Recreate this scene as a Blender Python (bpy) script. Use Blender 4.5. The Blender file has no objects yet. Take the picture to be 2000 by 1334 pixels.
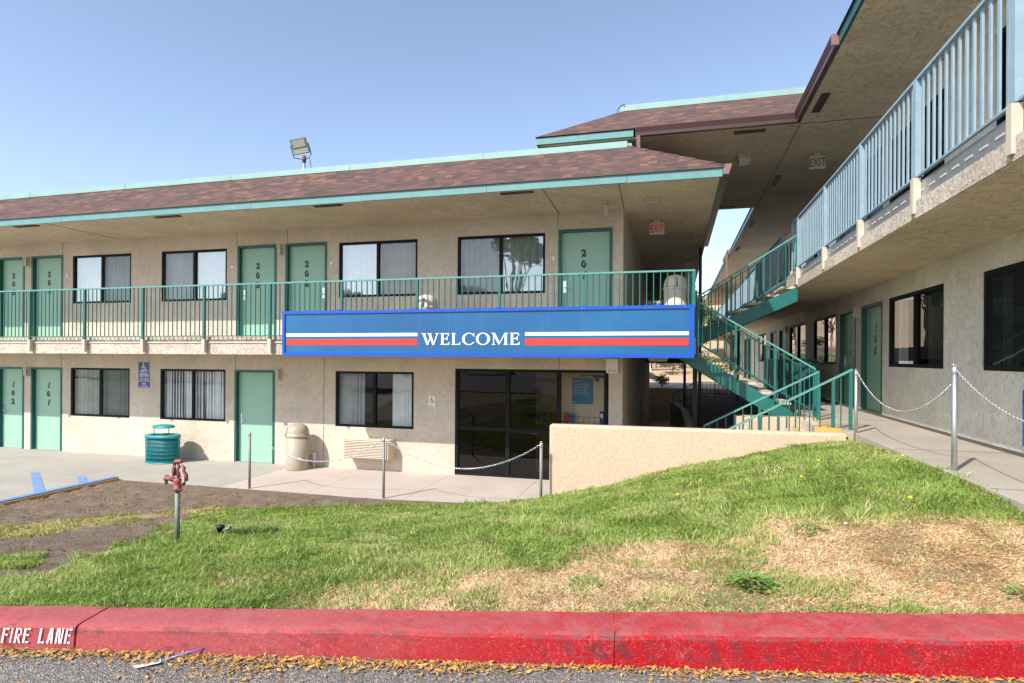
import bpy, math, random
import numpy as np
from mathutils import Vector, Matrix
random.seed(7); RNG = np.random.default_rng(11)
SC = bpy.context.scene
C = bpy.data.collections.new("scene"); SC.collection.children.link(C)
R = math.radians

# ---------------------------------------------------------------- camera
cam_d = bpy.data.cameras.new("camera"); cam = bpy.data.objects.new("camera", cam_d); C.objects.link(cam)
cam_d.sensor_width = 36; cam_d.lens = 36*1180/2000; cam_d.shift_y = 31/2000
cam_d.clip_start = 0.05; cam_d.clip_end = 3000
cam.matrix_world = Matrix.Translation((0, 0, 2.5)) @ Matrix.Rotation(R(15.2), 4, 'Z') @ Matrix.Rotation(R(90), 4, 'X') @ Matrix.Rotation(.0058, 4, 'Z')
SC.camera = cam
# ---------------------------------------------------------------- world + sun
W = bpy.data.worlds.new("World"); SC.world = W; W.use_nodes = True
wn = W.node_tree.nodes; wl = W.node_tree.links
sky = wn.new('ShaderNodeTexSky'); sky.sky_type = 'NISHITA'; sky.sun_disc = False
sky.sun_elevation = R(43); sky.sun_rotation = R(210.4); sky.altitude = 1300; sky.air_density = 1.0; sky.dust_density = 2.6; sky.ozone_density = 1.0
bg = wn['Background']; bg.inputs[1].default_value = 0.15
hs = wn.new('ShaderNodeHueSaturation'); hs.inputs['Saturation'].default_value = .90; hs.inputs['Value'].default_value = .89; wl.new(sky.outputs[0], hs.inputs['Color']); wl.new(hs.outputs[0], bg.inputs[0])
sun_d = bpy.data.lights.new("sun", 'SUN'); sun_d.energy = 3.1; sun_d.angle = R(0.53); sun_d.color = (1, .95, .87)
sun = bpy.data.objects.new("sun", sun_d); C.objects.link(sun); sun.location = (-20, -30, 40)
sun.rotation_euler = Vector((.585, 1, -1.08)).to_track_quat('-Z', 'Y').to_euler()
SC.view_settings.view_transform = 'Standard'; SC.view_settings.look = 'None'
SC.view_settings.exposure = 1.0; SC.view_settings.gamma = 1

# ---------------------------------------------------------------- materials
class NT:
    def __init__(s, name):
        m = bpy.data.materials.new(name); m.use_nodes = True; s.m = m; s.t = m.node_tree; s.n = s.t.nodes; s.l = s.t.links
        s.b = s.n['Principled BSDF']; s.out = s.n['Material Output']; s.co = None
    def coord(s, kind='Object'):
        c = s.n.new('ShaderNodeTexCoord'); return c.outputs[kind]
    def noise(s, scale, detail=4, rough=.6, vec=None, dist=0):
        n = s.n.new('ShaderNodeTexNoise'); n.inputs['Scale'].default_value = scale; n.inputs['Detail'].default_value = detail
        n.inputs['Roughness'].default_value = rough; n.inputs['Distortion'].default_value = dist
        s.l.new(vec or s.coord(), n.inputs['Vector']); return n.outputs['Fac']
    def ramp(s, fac, *stops):
        r = s.n.new('ShaderNodeValToRGB'); e = r.color_ramp.elements
        while len(e) < len(stops): e.new(.5)
        for i, (p, c) in enumerate(stops):
            e[i].position = p; e[i].color = (*c, 1) if len(c) == 3 else c
        s.l.new(fac, r.inputs[0]); return r.outputs[0]
    def math(s, op, a, b=None, clamp=False):
        m = s.n.new('ShaderNodeMath'); m.operation = op; m.use_clamp = clamp
        for i, x in enumerate((a, b)):
            if x is None: continue
            if isinstance(x, (int, float)): m.inputs[i].default_value = x
            else: s.l.new(x, m.inputs[i])
        return m.outputs[0]
    def mix(s, fac, a, b, blend='MIX'):
        m = s.n.new('ShaderNodeMix'); m.data_type = 'RGBA'; m.blend_type = blend
        for i, x in ((0, fac), (6, a), (7, b)):
            if isinstance(x, (int, float)): m.inputs[i].default_value = x
            elif isinstance(x, tuple): m.inputs[i].default_value = (*x, 1)
            else: s.l.new(x, m.inputs[i])
        return m.outputs[2]
    def color(s, x):
        if isinstance(x, tuple): s.b.inputs['Base Color'].default_value = (*x, 1)
        else: s.l.new(x, s.b.inputs['Base Color'])
    def rough(s, x):
        if isinstance(x, (int, float)): s.b.inputs['Roughness'].default_value = x
        else: s.l.new(x, s.b.inputs['Roughness'])
    def bump(s, h, strength=.5, dist=.01, prev=None):
        b = s.n.new('ShaderNodeBump'); b.inputs['Strength'].default_value = strength; b.inputs['Distance'].default_value = dist
        s.l.new(h, b.inputs['Height'])
        if prev: s.l.new(prev, b.inputs['Normal'])
        s.l.new(b.outputs[0], s.b.inputs['Normal']); return b.outputs[0]

def sc(c, k): return tuple(min(1, x*k) for x in c)
def paint(name, col, rough=.45, var=.12, metal=0, wear=None, bumpy=.0, scale=6):
    t = NT(name); n = t.noise(scale, 5)
    c = t.ramp(n, (.25, sc(col, 1-var)), (.75, sc(col, 1+var)))
    if wear:
        w = t.noise(14, 6, .7); m = t.ramp(w, (.60, (0, 0, 0)), (.68, (1, 1, 1))); c = t.mix(m, c, wear)
    t.color(c); t.rough(rough); t.b.inputs['Metallic'].default_value = metal
    if bumpy: t.bump(t.noise(60, 3), bumpy, .004)
    return t.m
def stucco(name, col, var=.12, bump=.9, dist=.012, scale=9, stain=None, rough=.92):
    t = NT(name); v = t.coord()
    big = t.noise(.9, 4, .6, v); fine = t.noise(scale, 6, .65, v, 1.6); grit = t.noise(130, 3, .6, v)
    c = t.ramp(big, (.3, sc(col, 1-var)), (.7, sc(col, 1+var)))
    f = t.ramp(fine, (.34, (.84, .83, .81)), (.50, (.98, .98, .98)), (.64, (1.06, 1.06, 1.06)))
    c = t.mix(.75, c, f, 'MULTIPLY')
    if stain:
        m = t.ramp(t.noise(2.2, 6, .7, v), (.55, (0, 0, 0)), (.75, (.55, .55, .55))); c = t.mix(m, c, stain)
    t.color(c); t.rough(rough)
    r = t.ramp(fine, (.36, (0, 0, 0)), (.47, (.75, .75, .75)), (.58, (1, 1, 1)))
    b = t.bump(r, bump, dist); t.bump(grit, .35, .004, b)
    return t.m
def glass(name, refl=.25, tint=(.75, .8, .78), rough=.0, clear=1.0, fk=1.2):
    t = NT(name); t.n.remove(t.b)
    g = t.n.new('ShaderNodeBsdfGlossy'); g.inputs['Roughness'].default_value = rough; g.inputs['Color'].default_value = (.95, .97, 1, 1)
    tr = t.n.new('ShaderNodeBsdfTransparent'); tr.inputs['Color'].default_value = (*sc(tint, clear), 1)
    fr = t.n.new('ShaderNodeFresnel'); fr.inputs['IOR'].default_value = 1.5
    f = t.math('ADD', t.math('MULTIPLY', fr.outputs[0], fk), refl, True)
    mx = t.n.new('ShaderNodeMixShader'); t.l.new(f, mx.inputs[0]); t.l.new(tr.outputs[0], mx.inputs[1]); t.l.new(g.outputs[0], mx.inputs[2])
    # slight waviness
    bp = t.n.new('ShaderNodeBump'); bp.inputs['Strength'].default_value = .05; bp.inputs['Distance'].default_value = .02
    t.l.new(t.noise(2.0, 2), bp.inputs['Height']); t.l.new(bp.outputs[0], g.inputs['Normal'])
    t.l.new(mx.outputs[0], t.out.inputs[0]); return t.m
def fabric(name, col, trans=.25):
    t = NT(name); t.color(t.ramp(t.noise(3, 4), (.3, sc(col, .88)), (.7, sc(col, 1.1)))); t.rough(.95)
    return t.m

M = {}
M['stucco'] = stucco('stucco_beige', (.60, .515, .415), stain=(.47, .39, .29), var=.13, bump=.62, dist=.008)
M['stucco_r'] = stucco('stucco_sage', (.65, .615, .52), scale=9, dist=.011, bump=.7)
M['soffit'] = stucco('stucco_soffit', (.63, .53, .385), scale=8, bump=.75, dist=.016, var=.12)
M['slabedge'] = stucco('stucco_edge', (.56, .48, .39), scale=12, stain=(.40, .33, .26))
M['retwall'] = stucco('stucco_cream', (.60, .465, .335), scale=38, var=.04, bump=.7, dist=.006)
M['bracket'] = paint('paint_cream', (0.54, 0.46, 0.37), .5, .06, wear=(.5, .4, .28))
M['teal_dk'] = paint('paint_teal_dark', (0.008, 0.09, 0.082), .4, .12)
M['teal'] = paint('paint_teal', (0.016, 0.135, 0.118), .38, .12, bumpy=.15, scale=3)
M['teal_top'] = paint('paint_teal_sunlit', (0.1, 0.29, 0.255), .5, .12, bumpy=.15)  # lighter copy of the teal, sunlight on top rails put into the colour
M['rail_blue'] = paint('paint_blue_faded', (0.25, 0.36, 0.43), .5, .14, wear=(.26, .42, .46), bumpy=.2, scale=4)
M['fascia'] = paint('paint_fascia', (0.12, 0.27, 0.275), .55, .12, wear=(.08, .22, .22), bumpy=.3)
M['ridge'] = paint('paint_ridge', (0.25, 0.4, 0.365), .45, .10, wear=(.24, .5, .44), scale=2)
M['mint'] = paint('paint_mint', (0.28, 0.485, 0.365), .42, .04, scale=1.5)
M['mint_r'] = paint('paint_mint_old', (0.24, 0.44, 0.33), .45, .10, scale=1.5)
M['bronze'] = paint('anodised_bronze', (.007, .0065, .007), .6, .2); M['bronze'].node_tree.nodes['Principled BSDF'].inputs['Specular IOR Level'].default_value = .2
M['gutter'] = paint('gutter_brown', (.085, .045, .045), .35, .12)
M['gutter_end'] = paint('gutter_pinkish', (0.22, 0.12, 0.115), .5, .1)
M['black'] = paint('black_paint', (.010, .010, .011), .5, .1)
M['numeral'] = paint('numeral_black', (.010, .010, .014), .45, .1)
M['steel'] = paint('galvanised', (.42, .44, .44), .42, .15, metal=.75, scale=20)
M['galv_dull'] = paint('galvanised_dull', (.24, .25, .235), .6, .15, metal=.2, scale=20)
M['leaf_dark'] = paint('leaf_dark', (.09, .18, .03), .6, .3, scale=20)
M['chrome'] = paint('chain_steel', (.78, .78, .80), .25, .05, metal=.9)
M['white'] = paint('white_paint', (.80, .80, .78), .4, .03)
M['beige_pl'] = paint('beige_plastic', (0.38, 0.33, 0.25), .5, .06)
M['beige_lt'] = paint('beige_plastic_pale', (.64, .54, .42), .5, .06)  # paler tone of the beige plastic
M['fixture'] = paint('fixture_cream', (.50, .46, .36), .5, .08)
M['lens'] = paint('fixture_lens', (.42, .41, .36), .3, .05)
M['signblue'] = None
t = NT('sign_panel_blue'); v = t.coord(); mp = t.n.new('ShaderNodeMapping'); mp.inputs['Scale'].default_value = (9, 9, .8); t.l.new(v, mp.inputs[0])
st = t.noise(1.0, 5, .65, mp.outputs[0]); big = t.noise(.7, 3, .5, v)
c = t.ramp(big, (.3, (.005, .080, .225)), (.7, (.009, .120, .29))); c = t.mix(t.ramp(st, (.55, (0, 0, 0)), (.8, (.35, .35, .35))), c, (.05, .17, .30)); t.color(c); t.rough(.4); M['signblue'] = t.m
M['signframe'] = paint('sign_frame_blue', (.001, .075, .43), .35, .05)
M['signwhite'] = paint('sign_white', (.86, .86, .86), .4, .03)
M['signred'] = paint('sign_red', (0.55, 0.035, 0.022), .4, .04, scale=3)
M['adablue'] = paint('ada_blue', (0.004, 0.035, 0.22), .35, .05)
M['curtain'] = fabric('curtain_grey', (0.72, 0.73, 0.68)); M['curtain_w'] = fabric('blind_white', (0.88, 0.9, 0.9)); M['curtain_o'] = fabric('curtain_olive', (0.34, 0.3, 0.18)); M['curtain_g'] = fabric('curtain_green', (0.5, 0.55, 0.46))
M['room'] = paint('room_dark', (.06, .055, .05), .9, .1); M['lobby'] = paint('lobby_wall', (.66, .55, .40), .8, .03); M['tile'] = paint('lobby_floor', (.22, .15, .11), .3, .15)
M['glass_b'] = glass('glass_bright', .20); M['glass_d'] = glass('glass_plain', .03, (.97, .99, .97)); M['glass_m'] = glass('glass_mid', .10, (.95,.97,.95))
M['glass_s'] = glass('glass_store', .005, (.30, .27, .22), 0, fk=.8); M['glass_g'] = glass('glass_grey', .03, (.35, .36, .36)); M['glass_r'] = glass('glass_mirror', .5, (.3, .3, .3))
t = NT('insect_screen'); t.n.remove(t.b); d = t.n.new('ShaderNodeBsdfDiffuse'); d.inputs[0].default_value = (.05, .05, .055, 1); tr = t.n.new('ShaderNodeBsdfTransparent'); mx = t.n.new('ShaderNodeMixShader'); mx.inputs[0].default_value = .30
t.l.new(tr.outputs[0], mx.inputs[1]); t.l.new(d.outputs[0], mx.inputs[2]); t.l.new(mx.outputs[0], t.out.inputs[0]); M['screen'] = t.m

def mat_concrete(name, col, col2, speck=.1, sc1=1.2, crack=False):
    t = NT(name); v = t.coord(); a = t.noise(sc1, 6, .65, v); b = t.noise(40, 4, .7, v)
    c = t.ramp(a, (.3, col), (.7, col2)); c = t.mix(.6, c, t.ramp(b, (.3, (1-speck*2,)*3), (.6, (1+speck*.3,)*3)), 'MULTIPLY')
    g = t.noise(.35, 5, .7, v); c = t.mix(t.ramp(g, (.5, (0, 0, 0)), (.8, (.35, .35, .35))), c, sc(col, .72))
    t.color(c); t.rough(.85); t.bump(b, .3, .004); return t.m
M['walk_l'] = mat_concrete('concrete_grey', (.34, .32, .28), (.42, .395, .345))
M['walk_p'] = mat_concrete('concrete_pinkish', (.44, .375, .325), (.53, .455, .40))
M['walk_r'] = mat_concrete('concrete_warm', (.34, .30, .25), (.42, .37, .305))
M['tread'] = mat_concrete('concrete_tread', (.50, .43, .35), (.60, .52, .43))
M['joint'] = paint('joint_dark', (.10, .085, .07), .9)
M['stripe'] = paint('stripe_blue', (.16, .28, .52), .7, .2, wear=(.40, .40, .40)); M['yellow'] = paint('paint_yellow', (0.55, 0.33, 0.07), .6, .12, wear=(.55, .45, .3))
M['kerbblue'] = paint('kerb_blue', (.12, .25, .50), .6, .15, wear=(.35, .36, .40), scale=12)
# asphalt
t = NT('asphalt'); v = t.coord(); vo = t.n.new('ShaderNodeTexVoronoi'); vo.inputs['Scale'].default_value = 120; t.l.new(v, vo.inputs['Vector'])
sep = t.n.new('ShaderNodeSeparateColor'); t.l.new(vo.outputs['Color'], sep.inputs[0])
c = t.ramp(sep.outputs[0], (0, (.115, .105, .095)), (.6, (.215, .198, .178)), (.92, (.33, .305, .27)), (1, (.5, .48, .43)))
c = t.mix(.55, c, t.ramp(t.noise(1.6, 6, .7, v), (.3, (.72, .72, .72)), (.7, (1.1, 1.08, 1.05))), 'MULTIPLY')
t.color(c); t.rough(.9); b = t.bump(vo.outputs['Distance'], .9, .010); t.bump(t.noise(30, 4, .7, v), .5, .008, b); M['asphalt'] = t.m
# kerb red paint
t = NT('kerb_red'); v = t.coord(); mpn = t.n.new('ShaderNodeMapping'); mpn.inputs['Scale'].default_value = (1, 1, 2.2); t.l.new(v, mpn.inputs[0]); vv = mpn.outputs[0]
sx = t.n.new('ShaderNodeSeparateXYZ'); t.l.new(v, sx.inputs[0])
gx = t.math('ADD', t.math('MULTIPLY', sx.outputs[0], .42), t.math('MULTIPLY', t.math('SUBTRACT', t.noise(1.1, 4, .6, v), .5), 1.3))
gx = t.math('ADD', gx, .78)
c = t.ramp(gx, (.12, (.36, .068, .072)), (.5, (.37, .028, .032)), (.9, (.37, .004, .010)))
spk = t.ramp(t.noise(62, 4, .8, vv), (.55, (0, 0, 0)), (.66, (.6, .6, .6))); c = t.mix(spk, c, (.52, .20, .19))
n1 = t.noise(9, 6, .75, vv); scuff = t.ramp(n1, (.54, (0, 0, 0)), (.66, (.75, .75, .75))); c = t.mix(scuff, c, (.15, .035, .038))
wv = t.n.new('ShaderNodeTexWave'); wv.inputs['Scale'].default_value = 2.6; wv.inputs['Distortion'].default_value = 3.5; wv.inputs['Detail'].default_value = 3; wv.inputs['Detail Scale'].default_value = 2.0; mw = t.n.new('ShaderNodeMapping'); mw.inputs['Rotation'].default_value = (0, R(28), 0); t.l.new(v, mw.inputs[0]); t.l.new(mw.outputs[0], wv.inputs['Vector'])
ge2 = t.n.new('ShaderNodeNewGeometry'); sg2 = t.n.new('ShaderNodeSeparateXYZ'); t.l.new(ge2.outputs['Normal'], sg2.inputs[0]); sz2 = t.math('ADD', sx.outputs[2], t.math('MULTIPLY', t.math('SUBTRACT', t.noise(9, 3, .6, v), .5), .05)); facem = t.math('MULTIPLY', t.ramp(sg2.outputs[2], (.2, (1, 1, 1)), (.5, (0, 0, 0))), t.ramp(sz2, (.02, (0, 0, 0)), (.035, (1, 1, 1)), (.115, (1, 1, 1)), (.13, (0, 0, 0))))
zone = t.math('MULTIPLY', t.ramp(t.math('MULTIPLY', sx.outputs[0], .42), (.0, (0, 0, 0)), (.04, (1, 1, 1)), (.82, (1, 1, 1)), (.98, (0, 0, 0))), t.ramp(t.noise(3.2, 5, .7, v), (.42, (0, 0, 0)), (.60, (1, 1, 1))))
tyre = t.math('MULTIPLY', t.ramp(wv.outputs['Fac'], (.45, (0, 0, 0)), (.8, (.6, .6, .6))), t.math('MULTIPLY', zone, facem)); c = t.mix(tyre, c, (.085, .028, .032))
vs = t.n.new('ShaderNodeTexVoronoi'); vs.feature = 'DISTANCE_TO_EDGE'; vs.inputs['Scale'].default_value = 26; mv = t.n.new('ShaderNodeMix'); mv.data_type = 'VECTOR'; nz = t.n.new('ShaderNodeTexNoise'); nz.inputs['Scale'].default_value = 14; t.l.new(v, nz.inputs['Vector']); mv.inputs[0].default_value = .12; t.l.new(v, mv.inputs[4]); t.l.new(nz.outputs['Color'], mv.inputs[5]); t.l.new(mv.outputs[1], vs.inputs['Vector'])
ln_ = t.math('MULTIPLY', t.ramp(vs.outputs['Distance'], (.0, (.45, .45, .45)), (.03, (0, 0, 0))), t.ramp(t.noise(4, 4, .6, v), (.50, (0, 0, 0)), (.62, (1, 1, 1)))); c = t.mix(ln_, c, (.60, .28, .27))
nose = t.math('MULTIPLY', t.ramp(t.math('ABSOLUTE', t.math('SUBTRACT', sx.outputs[2], .142)), (.0, (1, 1, 1)), (.010, (1, 1, 1)), (.018, (0, 0, 0))), t.ramp(t.noise(7, 6, .8, v), (.50, (0, 0, 0)), (.56, (.75, .75, .75)))); c = t.mix(nose, c, (.16, .06, .065))
chip = t.ramp(t.noise(17, 6, .8, v), (.655, (0, 0, 0)), (.72, (.8, .8, .8))); c = t.mix(chip, c, (.42, .30, .27))
geo = t.n.new('ShaderNodeNewGeometry'); sn = t.n.new('ShaderNodeSeparateXYZ'); t.l.new(geo.outputs['Normal'], sn.inputs[0])
top = t.ramp(sn.outputs[2], (.6, (0, 0, 0)), (.9, (1, 1, 1))); wearm = t.ramp(t.noise(6, 7, .75, v, 1.), (.40, (.25, .25, .25)), (.68, (.85, .85, .85)))
c = t.mix(t.math('MULTIPLY', top, wearm), c, (.40, .115, .115)); t.color(c)
t.rough(t.ramp(n1, (.3, (.55,)*3), (.7, (.8,)*3))); t.b.inputs['Specular IOR Level'].default_value = .25; b = t.bump(t.noise(35, 6, .75, v, .5), .55, .006); t.bump(t.noise(5, 4, .6, v), .5, .02, b); M['kerb'] = t.m
# dirt, soil under grass
def dirtmat(name, a, b, c2, s=1):
    t = NT(name); v = t.coord(); n = t.noise(2.2*s, 8, .7, v); f = t.noise(45*s, 5, .75, v)
    c = t.ramp(n, (.3, a), (.7, b)); c = t.mix(.8, c, t.ramp(f, (.3, (.55, .53, .5)), (.62, (1.15, 1.13, 1.1))), 'MULTIPLY')
    c = t.mix(t.ramp(t.noise(14*s, 7, .8, v), (.62, (0, 0, 0)), (.68, (.8, .8, .8))), c, c2)
    t.color(c); t.rough(.95); k = t.bump(n, .8, .06); t.bump(f, .9, .02, k); return t.m
M['dirt'] = dirtmat('dirt', (.175, .125, .09), (.25, .185, .135), (.50, .27, .11))
M['soil'] = dirtmat('thatch', (.26, .21, .10), (.48, .37, .20), (.20, .23, .07), 1.5)
M['soil_dark'] = dirtmat('planter_soil', (.06, .05, .04), (.10, .08, .06), (.16, .13, .10))
M['hill'] = dirtmat('dry_hillside', (.46, .33, .20), (.60, .44, .28), (.20, .24, .09), .12)
M['lotfar'] = mat_concrete('lot_far', (.52, .42, .33), (.62, .52, .42))
# shingles (uv in metres: u along eave, v up slope)
t = NT('shingles'); uv = t.coord('UV'); s2 = t.n.new('ShaderNodeSeparateXYZ'); t.l.new(uv, s2.inputs[0])
row = t.math('FLOOR', t.math('DIVIDE', s2.outputs[1], .125)); fr = t.math('FRACT', t.math('DIVIDE', s2.outputs[1], .125))
wn1 = t.n.new('ShaderNodeTexWhiteNoise'); wn1.noise_dimensions = '1D'; t.l.new(row, wn1.inputs['W'])
uo = t.math('ADD', t.math('DIVIDE', s2.outputs[0], .17), t.math('MULTIPLY', wn1.outputs['Value'], 7.3))
jit = t.math('MULTIPLY', t.math('SUBTRACT', t.noise(5, 2, .5, uv), .5), .9); uo2 = t.math('ADD', uo, jit)
cell = t.math('FLOOR', uo2); cf = t.math('FRACT', uo2)
cx = t.n.new('ShaderNodeCombineXYZ'); t.l.new(cell, cx.inputs[0]); t.l.new(row, cx.inputs[1])
w2 = t.n.new('ShaderNodeTexWhiteNoise'); w2.noise_dimensions = '3D'; t.l.new(cx.outputs[0], w2.inputs['Vector'])
c = t.ramp(w2.outputs['Value'], (0, (.052, .038, .037)), (.25, (.082, .047, .041)), (.65, (.112, .058, .047)), (.88, (.155, .075, .052)), (1, (.23, .11, .068)))
c = t.mix(.7, c, t.ramp(t.noise(90, 3, .8, uv), (.3, (.6, .6, .6)), (.7, (1.25, 1.2, 1.15))), 'MULTIPLY')
c = t.mix(t.ramp(t.noise(.8, 3, .6, uv), (.4, (0, 0, 0)), (.75, (.35, .35, .35))), c, (.15, .085, .07))
t.color(c); t.rough(.95)
h = t.math('ADD', t.math('MULTIPLY', t.math('SUBTRACT', 1, fr), .8), t.math('MULTIPLY', w2.outputs['Value'], .45)); t.bump(h, 1.0, .016); M['shingle'] = t.m
# blade material reads its colour from the mesh
t = NT('grass_blades'); at = t.n.new('ShaderNodeAttribute'); at.attribute_name = 'tint'; t.l.new(at.outputs['Color'], t.b.inputs['Base Color']); t.rough(.6); t.b.inputs['Specular IOR Level'].default_value = .25
tl = t.n.new('ShaderNodeBsdfTranslucent'); t.l.new(at.outputs['Color'], tl.inputs[0]); mx = t.n.new('ShaderNodeMixShader'); mx.inputs[0].default_value = .42
t.l.new(t.b.outputs[0], mx.inputs[1]); t.l.new(tl.outputs[0], mx.inputs[2]); t.l.new(mx.outputs[0], t.out.inputs[0]); M['blade'] = t.m
M['leaf_g'] = paint('leaf_green', (.09, .16, .04), .6, .4, scale=1.2); M['leaf_o'] = paint('leaf_sage', (.14, .17, .07), .7, .4, scale=1.2); M['bark'] = paint('bark', (.16, .12, .09), .9, .3); M['leaf_weed'] = paint('leaf_weed', (.15, .245, .045), .5, .3, scale=20)
M['hydrant'] = paint('hydrant_red', (.30, .075, .07), .55, .15, wear=(.30, .10, .07), bumpy=.3, scale=30); M['pipe'] = paint('pipe_greygreen', (.20, .22, .18), .6, .2, metal=.3, scale=12); M['rust'] = paint('rust', (.16, .07, .05), .8, .3)
M['tealcan'] = paint('can_teal', (.012, .27, .28), .4, .1); M['tealcan_in'] = paint('can_liner', (.012, .10, .13), .6, .15); M['tealbox'] = paint('cabinet_teal', (.010, .085, .085), .5, .15)
M['poster'] = paint('poster_blue', (.035, .17, .33), .4, .05); M['postertext'] = paint('poster_text', (.45, .55, .60), .5, .03)
M['exitred'] = paint('exit_red', (.70, .03, .02), .4, .03); M['exitgreen'] = paint('exit_green', (.03, .25, .12), .4, .1); M['navy'] = paint('navy_metal', (.02, .07, .28), .4, .1)
M['leaf1'] = paint('litter_gold', (0.5, 0.27, 0.06), .7, .3, scale=25); M['leaf2'] = paint('litter_brown', (0.33, 0.17, 0.055), .7, .25, scale=25); M['leaf3'] = paint('litter_yellow', (0.66, 0.42, 0.09), .6, .2, scale=25)
M['carwhite'] = paint('car_white', (.78, .78, .77), .2, .02); M['carglass'] = paint('car_glass', (.02, .025, .03), .08, .1); M['rubber'] = paint('rubber', (.02, .02, .02), .8, .2)
M['straw'] = paint('straw_blue', (.22, .30, .80), .25, .05); M['straw_w'] = paint('straw_clear', (.75, .75, .80), .2, .05); M['dandelion'] = paint('dandelion', (.90, .68, .02), .6, .1)
M['mag1'] = paint('mag_red', (.45, .08, .06), .5, .3, scale=14); M['mag2'] = paint('mag_yellow', (.55, .42, .08), .5, .4, scale=18); M['mag3'] = paint('mag_blue', (.08, .18, .40), .5, .3, scale=14); M['slot_light'] = paint('slot_light_pale', (0.5, 0.49, 0.46), .6, .05)  # last one is a pale colour for light coming through the ledge
M['shadowgap'] = paint('gap_dark', (.03, .028, .025), .9, .1)

# ---------------------------------------------------------------- mesh builder
ORG = {}
class Fr:      # wall frame: s along the wall, d outwards, z up
    def __init__(s, O, U, N): s.O = Vector(O); s.U = Vector(U); s.N = Vector(N)
    def __call__(s, a, d, z): return s.O + s.U*a + s.N*d + Vector((0, 0, z))
WORLD = Fr((0, 0, 0), (1, 0, 0), (0, 1, 0))
class MB:
    def __init__(s): s.v = []; s.f = []; s.m = []; s.uv = {}; s.sm = []
    def poly(s, pts, mi=0, uv=None, smooth=False):
        i = len(s.v); s.v += [tuple(p) for p in pts]; s.f.append(tuple(range(i, i+len(pts)))); s.m.append(mi); s.sm.append(smooth)
        if uv: s.uv[len(s.f)-1] = uv
        return s
    def hexa(s, p, mi=0):   # 8 points: bottom 4 ccw, top 4 ccw
        i = len(s.v); s.v += [tuple(q) for q in p]
        for f in ((3, 2, 1, 0), (4, 5, 6, 7), (0, 1, 5, 4), (1, 2, 6, 5), (2, 3, 7, 6), (3, 0, 4, 7)):
            s.f.append(tuple(i+k for k in f)); s.m.append(mi); s.sm.append(False)
        return s
    def box(s, x0, x1, y0, y1, z0, z1, mi=0):
        return s.hexa([(x0, y0, z0), (x1, y0, z0), (x1, y1, z0), (x0, y1, z0), (x0, y0, z1), (x1, y0, z1), (x1, y1, z1), (x0, y1, z1)], mi)
    def fbox(s, fr, a0, a1, d0, d1, z0, z1, mi=0):   # in a wall frame, d0<d1 outward
        return s.hexa([fr(a0, d1, z0), fr(a1, d1, z0), fr(a1, d0, z0), fr(a0, d0, z0), fr(a0, d1, z1), fr(a1, d1, z1), fr(a1, d0, z1), fr(a0, d0, z1)], mi)
    def bar(s, p0, p1, w, h, mi=0):   # rectangular bar, w sideways, h upward-ish
        p0 = Vector(p0); p1 = Vector(p1); d = (p1-p0).normalized()
        up = Vector((0, 0, 1)) if abs(d.z) < .95 else Vector((0, 1, 0))
        a = d.cross(up).normalized()*w/2; b = a.cross(d).normalized()*h/2
        s.hexa([p0-a-b, p0+a-b, p1+a-b, p1-a-b, p0-a+b, p0+a+b, p1+a+b, p1-a+b], mi); return s
    def tube(s, path, r, n=8, mi=0, cap=True):
        path = [Vector(p) for p in path]; rr = r if isinstance(r, (list, tuple)) else [r]*len(path); rings = []
        for k, p in enumerate(path):
            d = (path[min(k+1, len(path)-1)]-path[max(k-1, 0)]).normalized()
            up = Vector((0, 0, 1)) if abs(d.z) < .9 else Vector((1, 0, 0))
            a = d.cross(up).normalized(); b = a.cross(d)
            i = len(s.v); s.v += [tuple(p+(a*math.cos(q)+b*math.sin(q))*rr[k]) for q in (2*math.pi*j/n for j in range(n))]; rings.append(i)
        for k in range(len(rings)-1):
            for j in range(n):
                s.f.append((rings[k]+j, rings[k]+(j+1) % n, rings[k+1]+(j+1) % n, rings[k+1]+j)); s.m.append(mi); s.sm.append(True)
        if cap:
            s.f.append(tuple(rings[0]+j for j in range(n))[::-1]); s.m.append(mi); s.sm.append(False)
            s.f.append(tuple(rings[-1]+j for j in range(n))); s.m.append(mi); s.sm.append(False)
        return s
    def lathe(s, c, prof, n=28, mi=0, sx=1, sy=1):   # prof [(r,z)]
        rings = []
        for r, z in prof:
            i = len(s.v); s.v += [(c[0]+r*sx*math.cos(2*math.pi*j/n), c[1]+r*sy*math.sin(2*math.pi*j/n), c[2]+z) for j in range(n)]; rings.append(i)
        for k in range(len(rings)-1):
            for j in range(n):
                s.f.append((rings[k]+j, rings[k]+(j+1) % n, rings[k+1]+(j+1) % n, rings[k+1]+j)); s.m.append(mi); s.sm.append(True)
        return s
    def torus(s, c, M3, R0, r, n=10, k=5, sx=1, mi=0):
        i = len(s.v)
        for a in range(n):
            A = 2*math.pi*a/n
            for b in range(k):
                B = 2*math.pi*b/k; q = Vector(((R0+r*math.cos(B))*math.cos(A)*sx, (R0+r*math.cos(B))*math.sin(A), r*math.sin(B)))
                s.v.append(tuple(Vector(c)+M3 @ q))
        for a in range(n):
            for b in range(k):
                s.f.append((i+a*k+b, i+((a+1) % n)*k+b, i+((a+1) % n)*k+(b+1) % k, i+a*k+(b+1) % k)); s.m.append(mi); s.sm.append(True)
        return s
    def text(s, txt, fr, a, d, z, size, mi=0, align='CENTER', shear=0, bold=0, sx=1, thick=.004):
        vs, fs = glyphs(txt, align, shear, bold); i = len(s.v)
        s.v += [tuple(fr(a+x*size*sx, d+thick, z+y*size)) for x, y in vs]
        for f in fs: s.f.append(tuple(i+k for k in f)); s.m.append(mi); s.sm.append(False)
        return s
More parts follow.
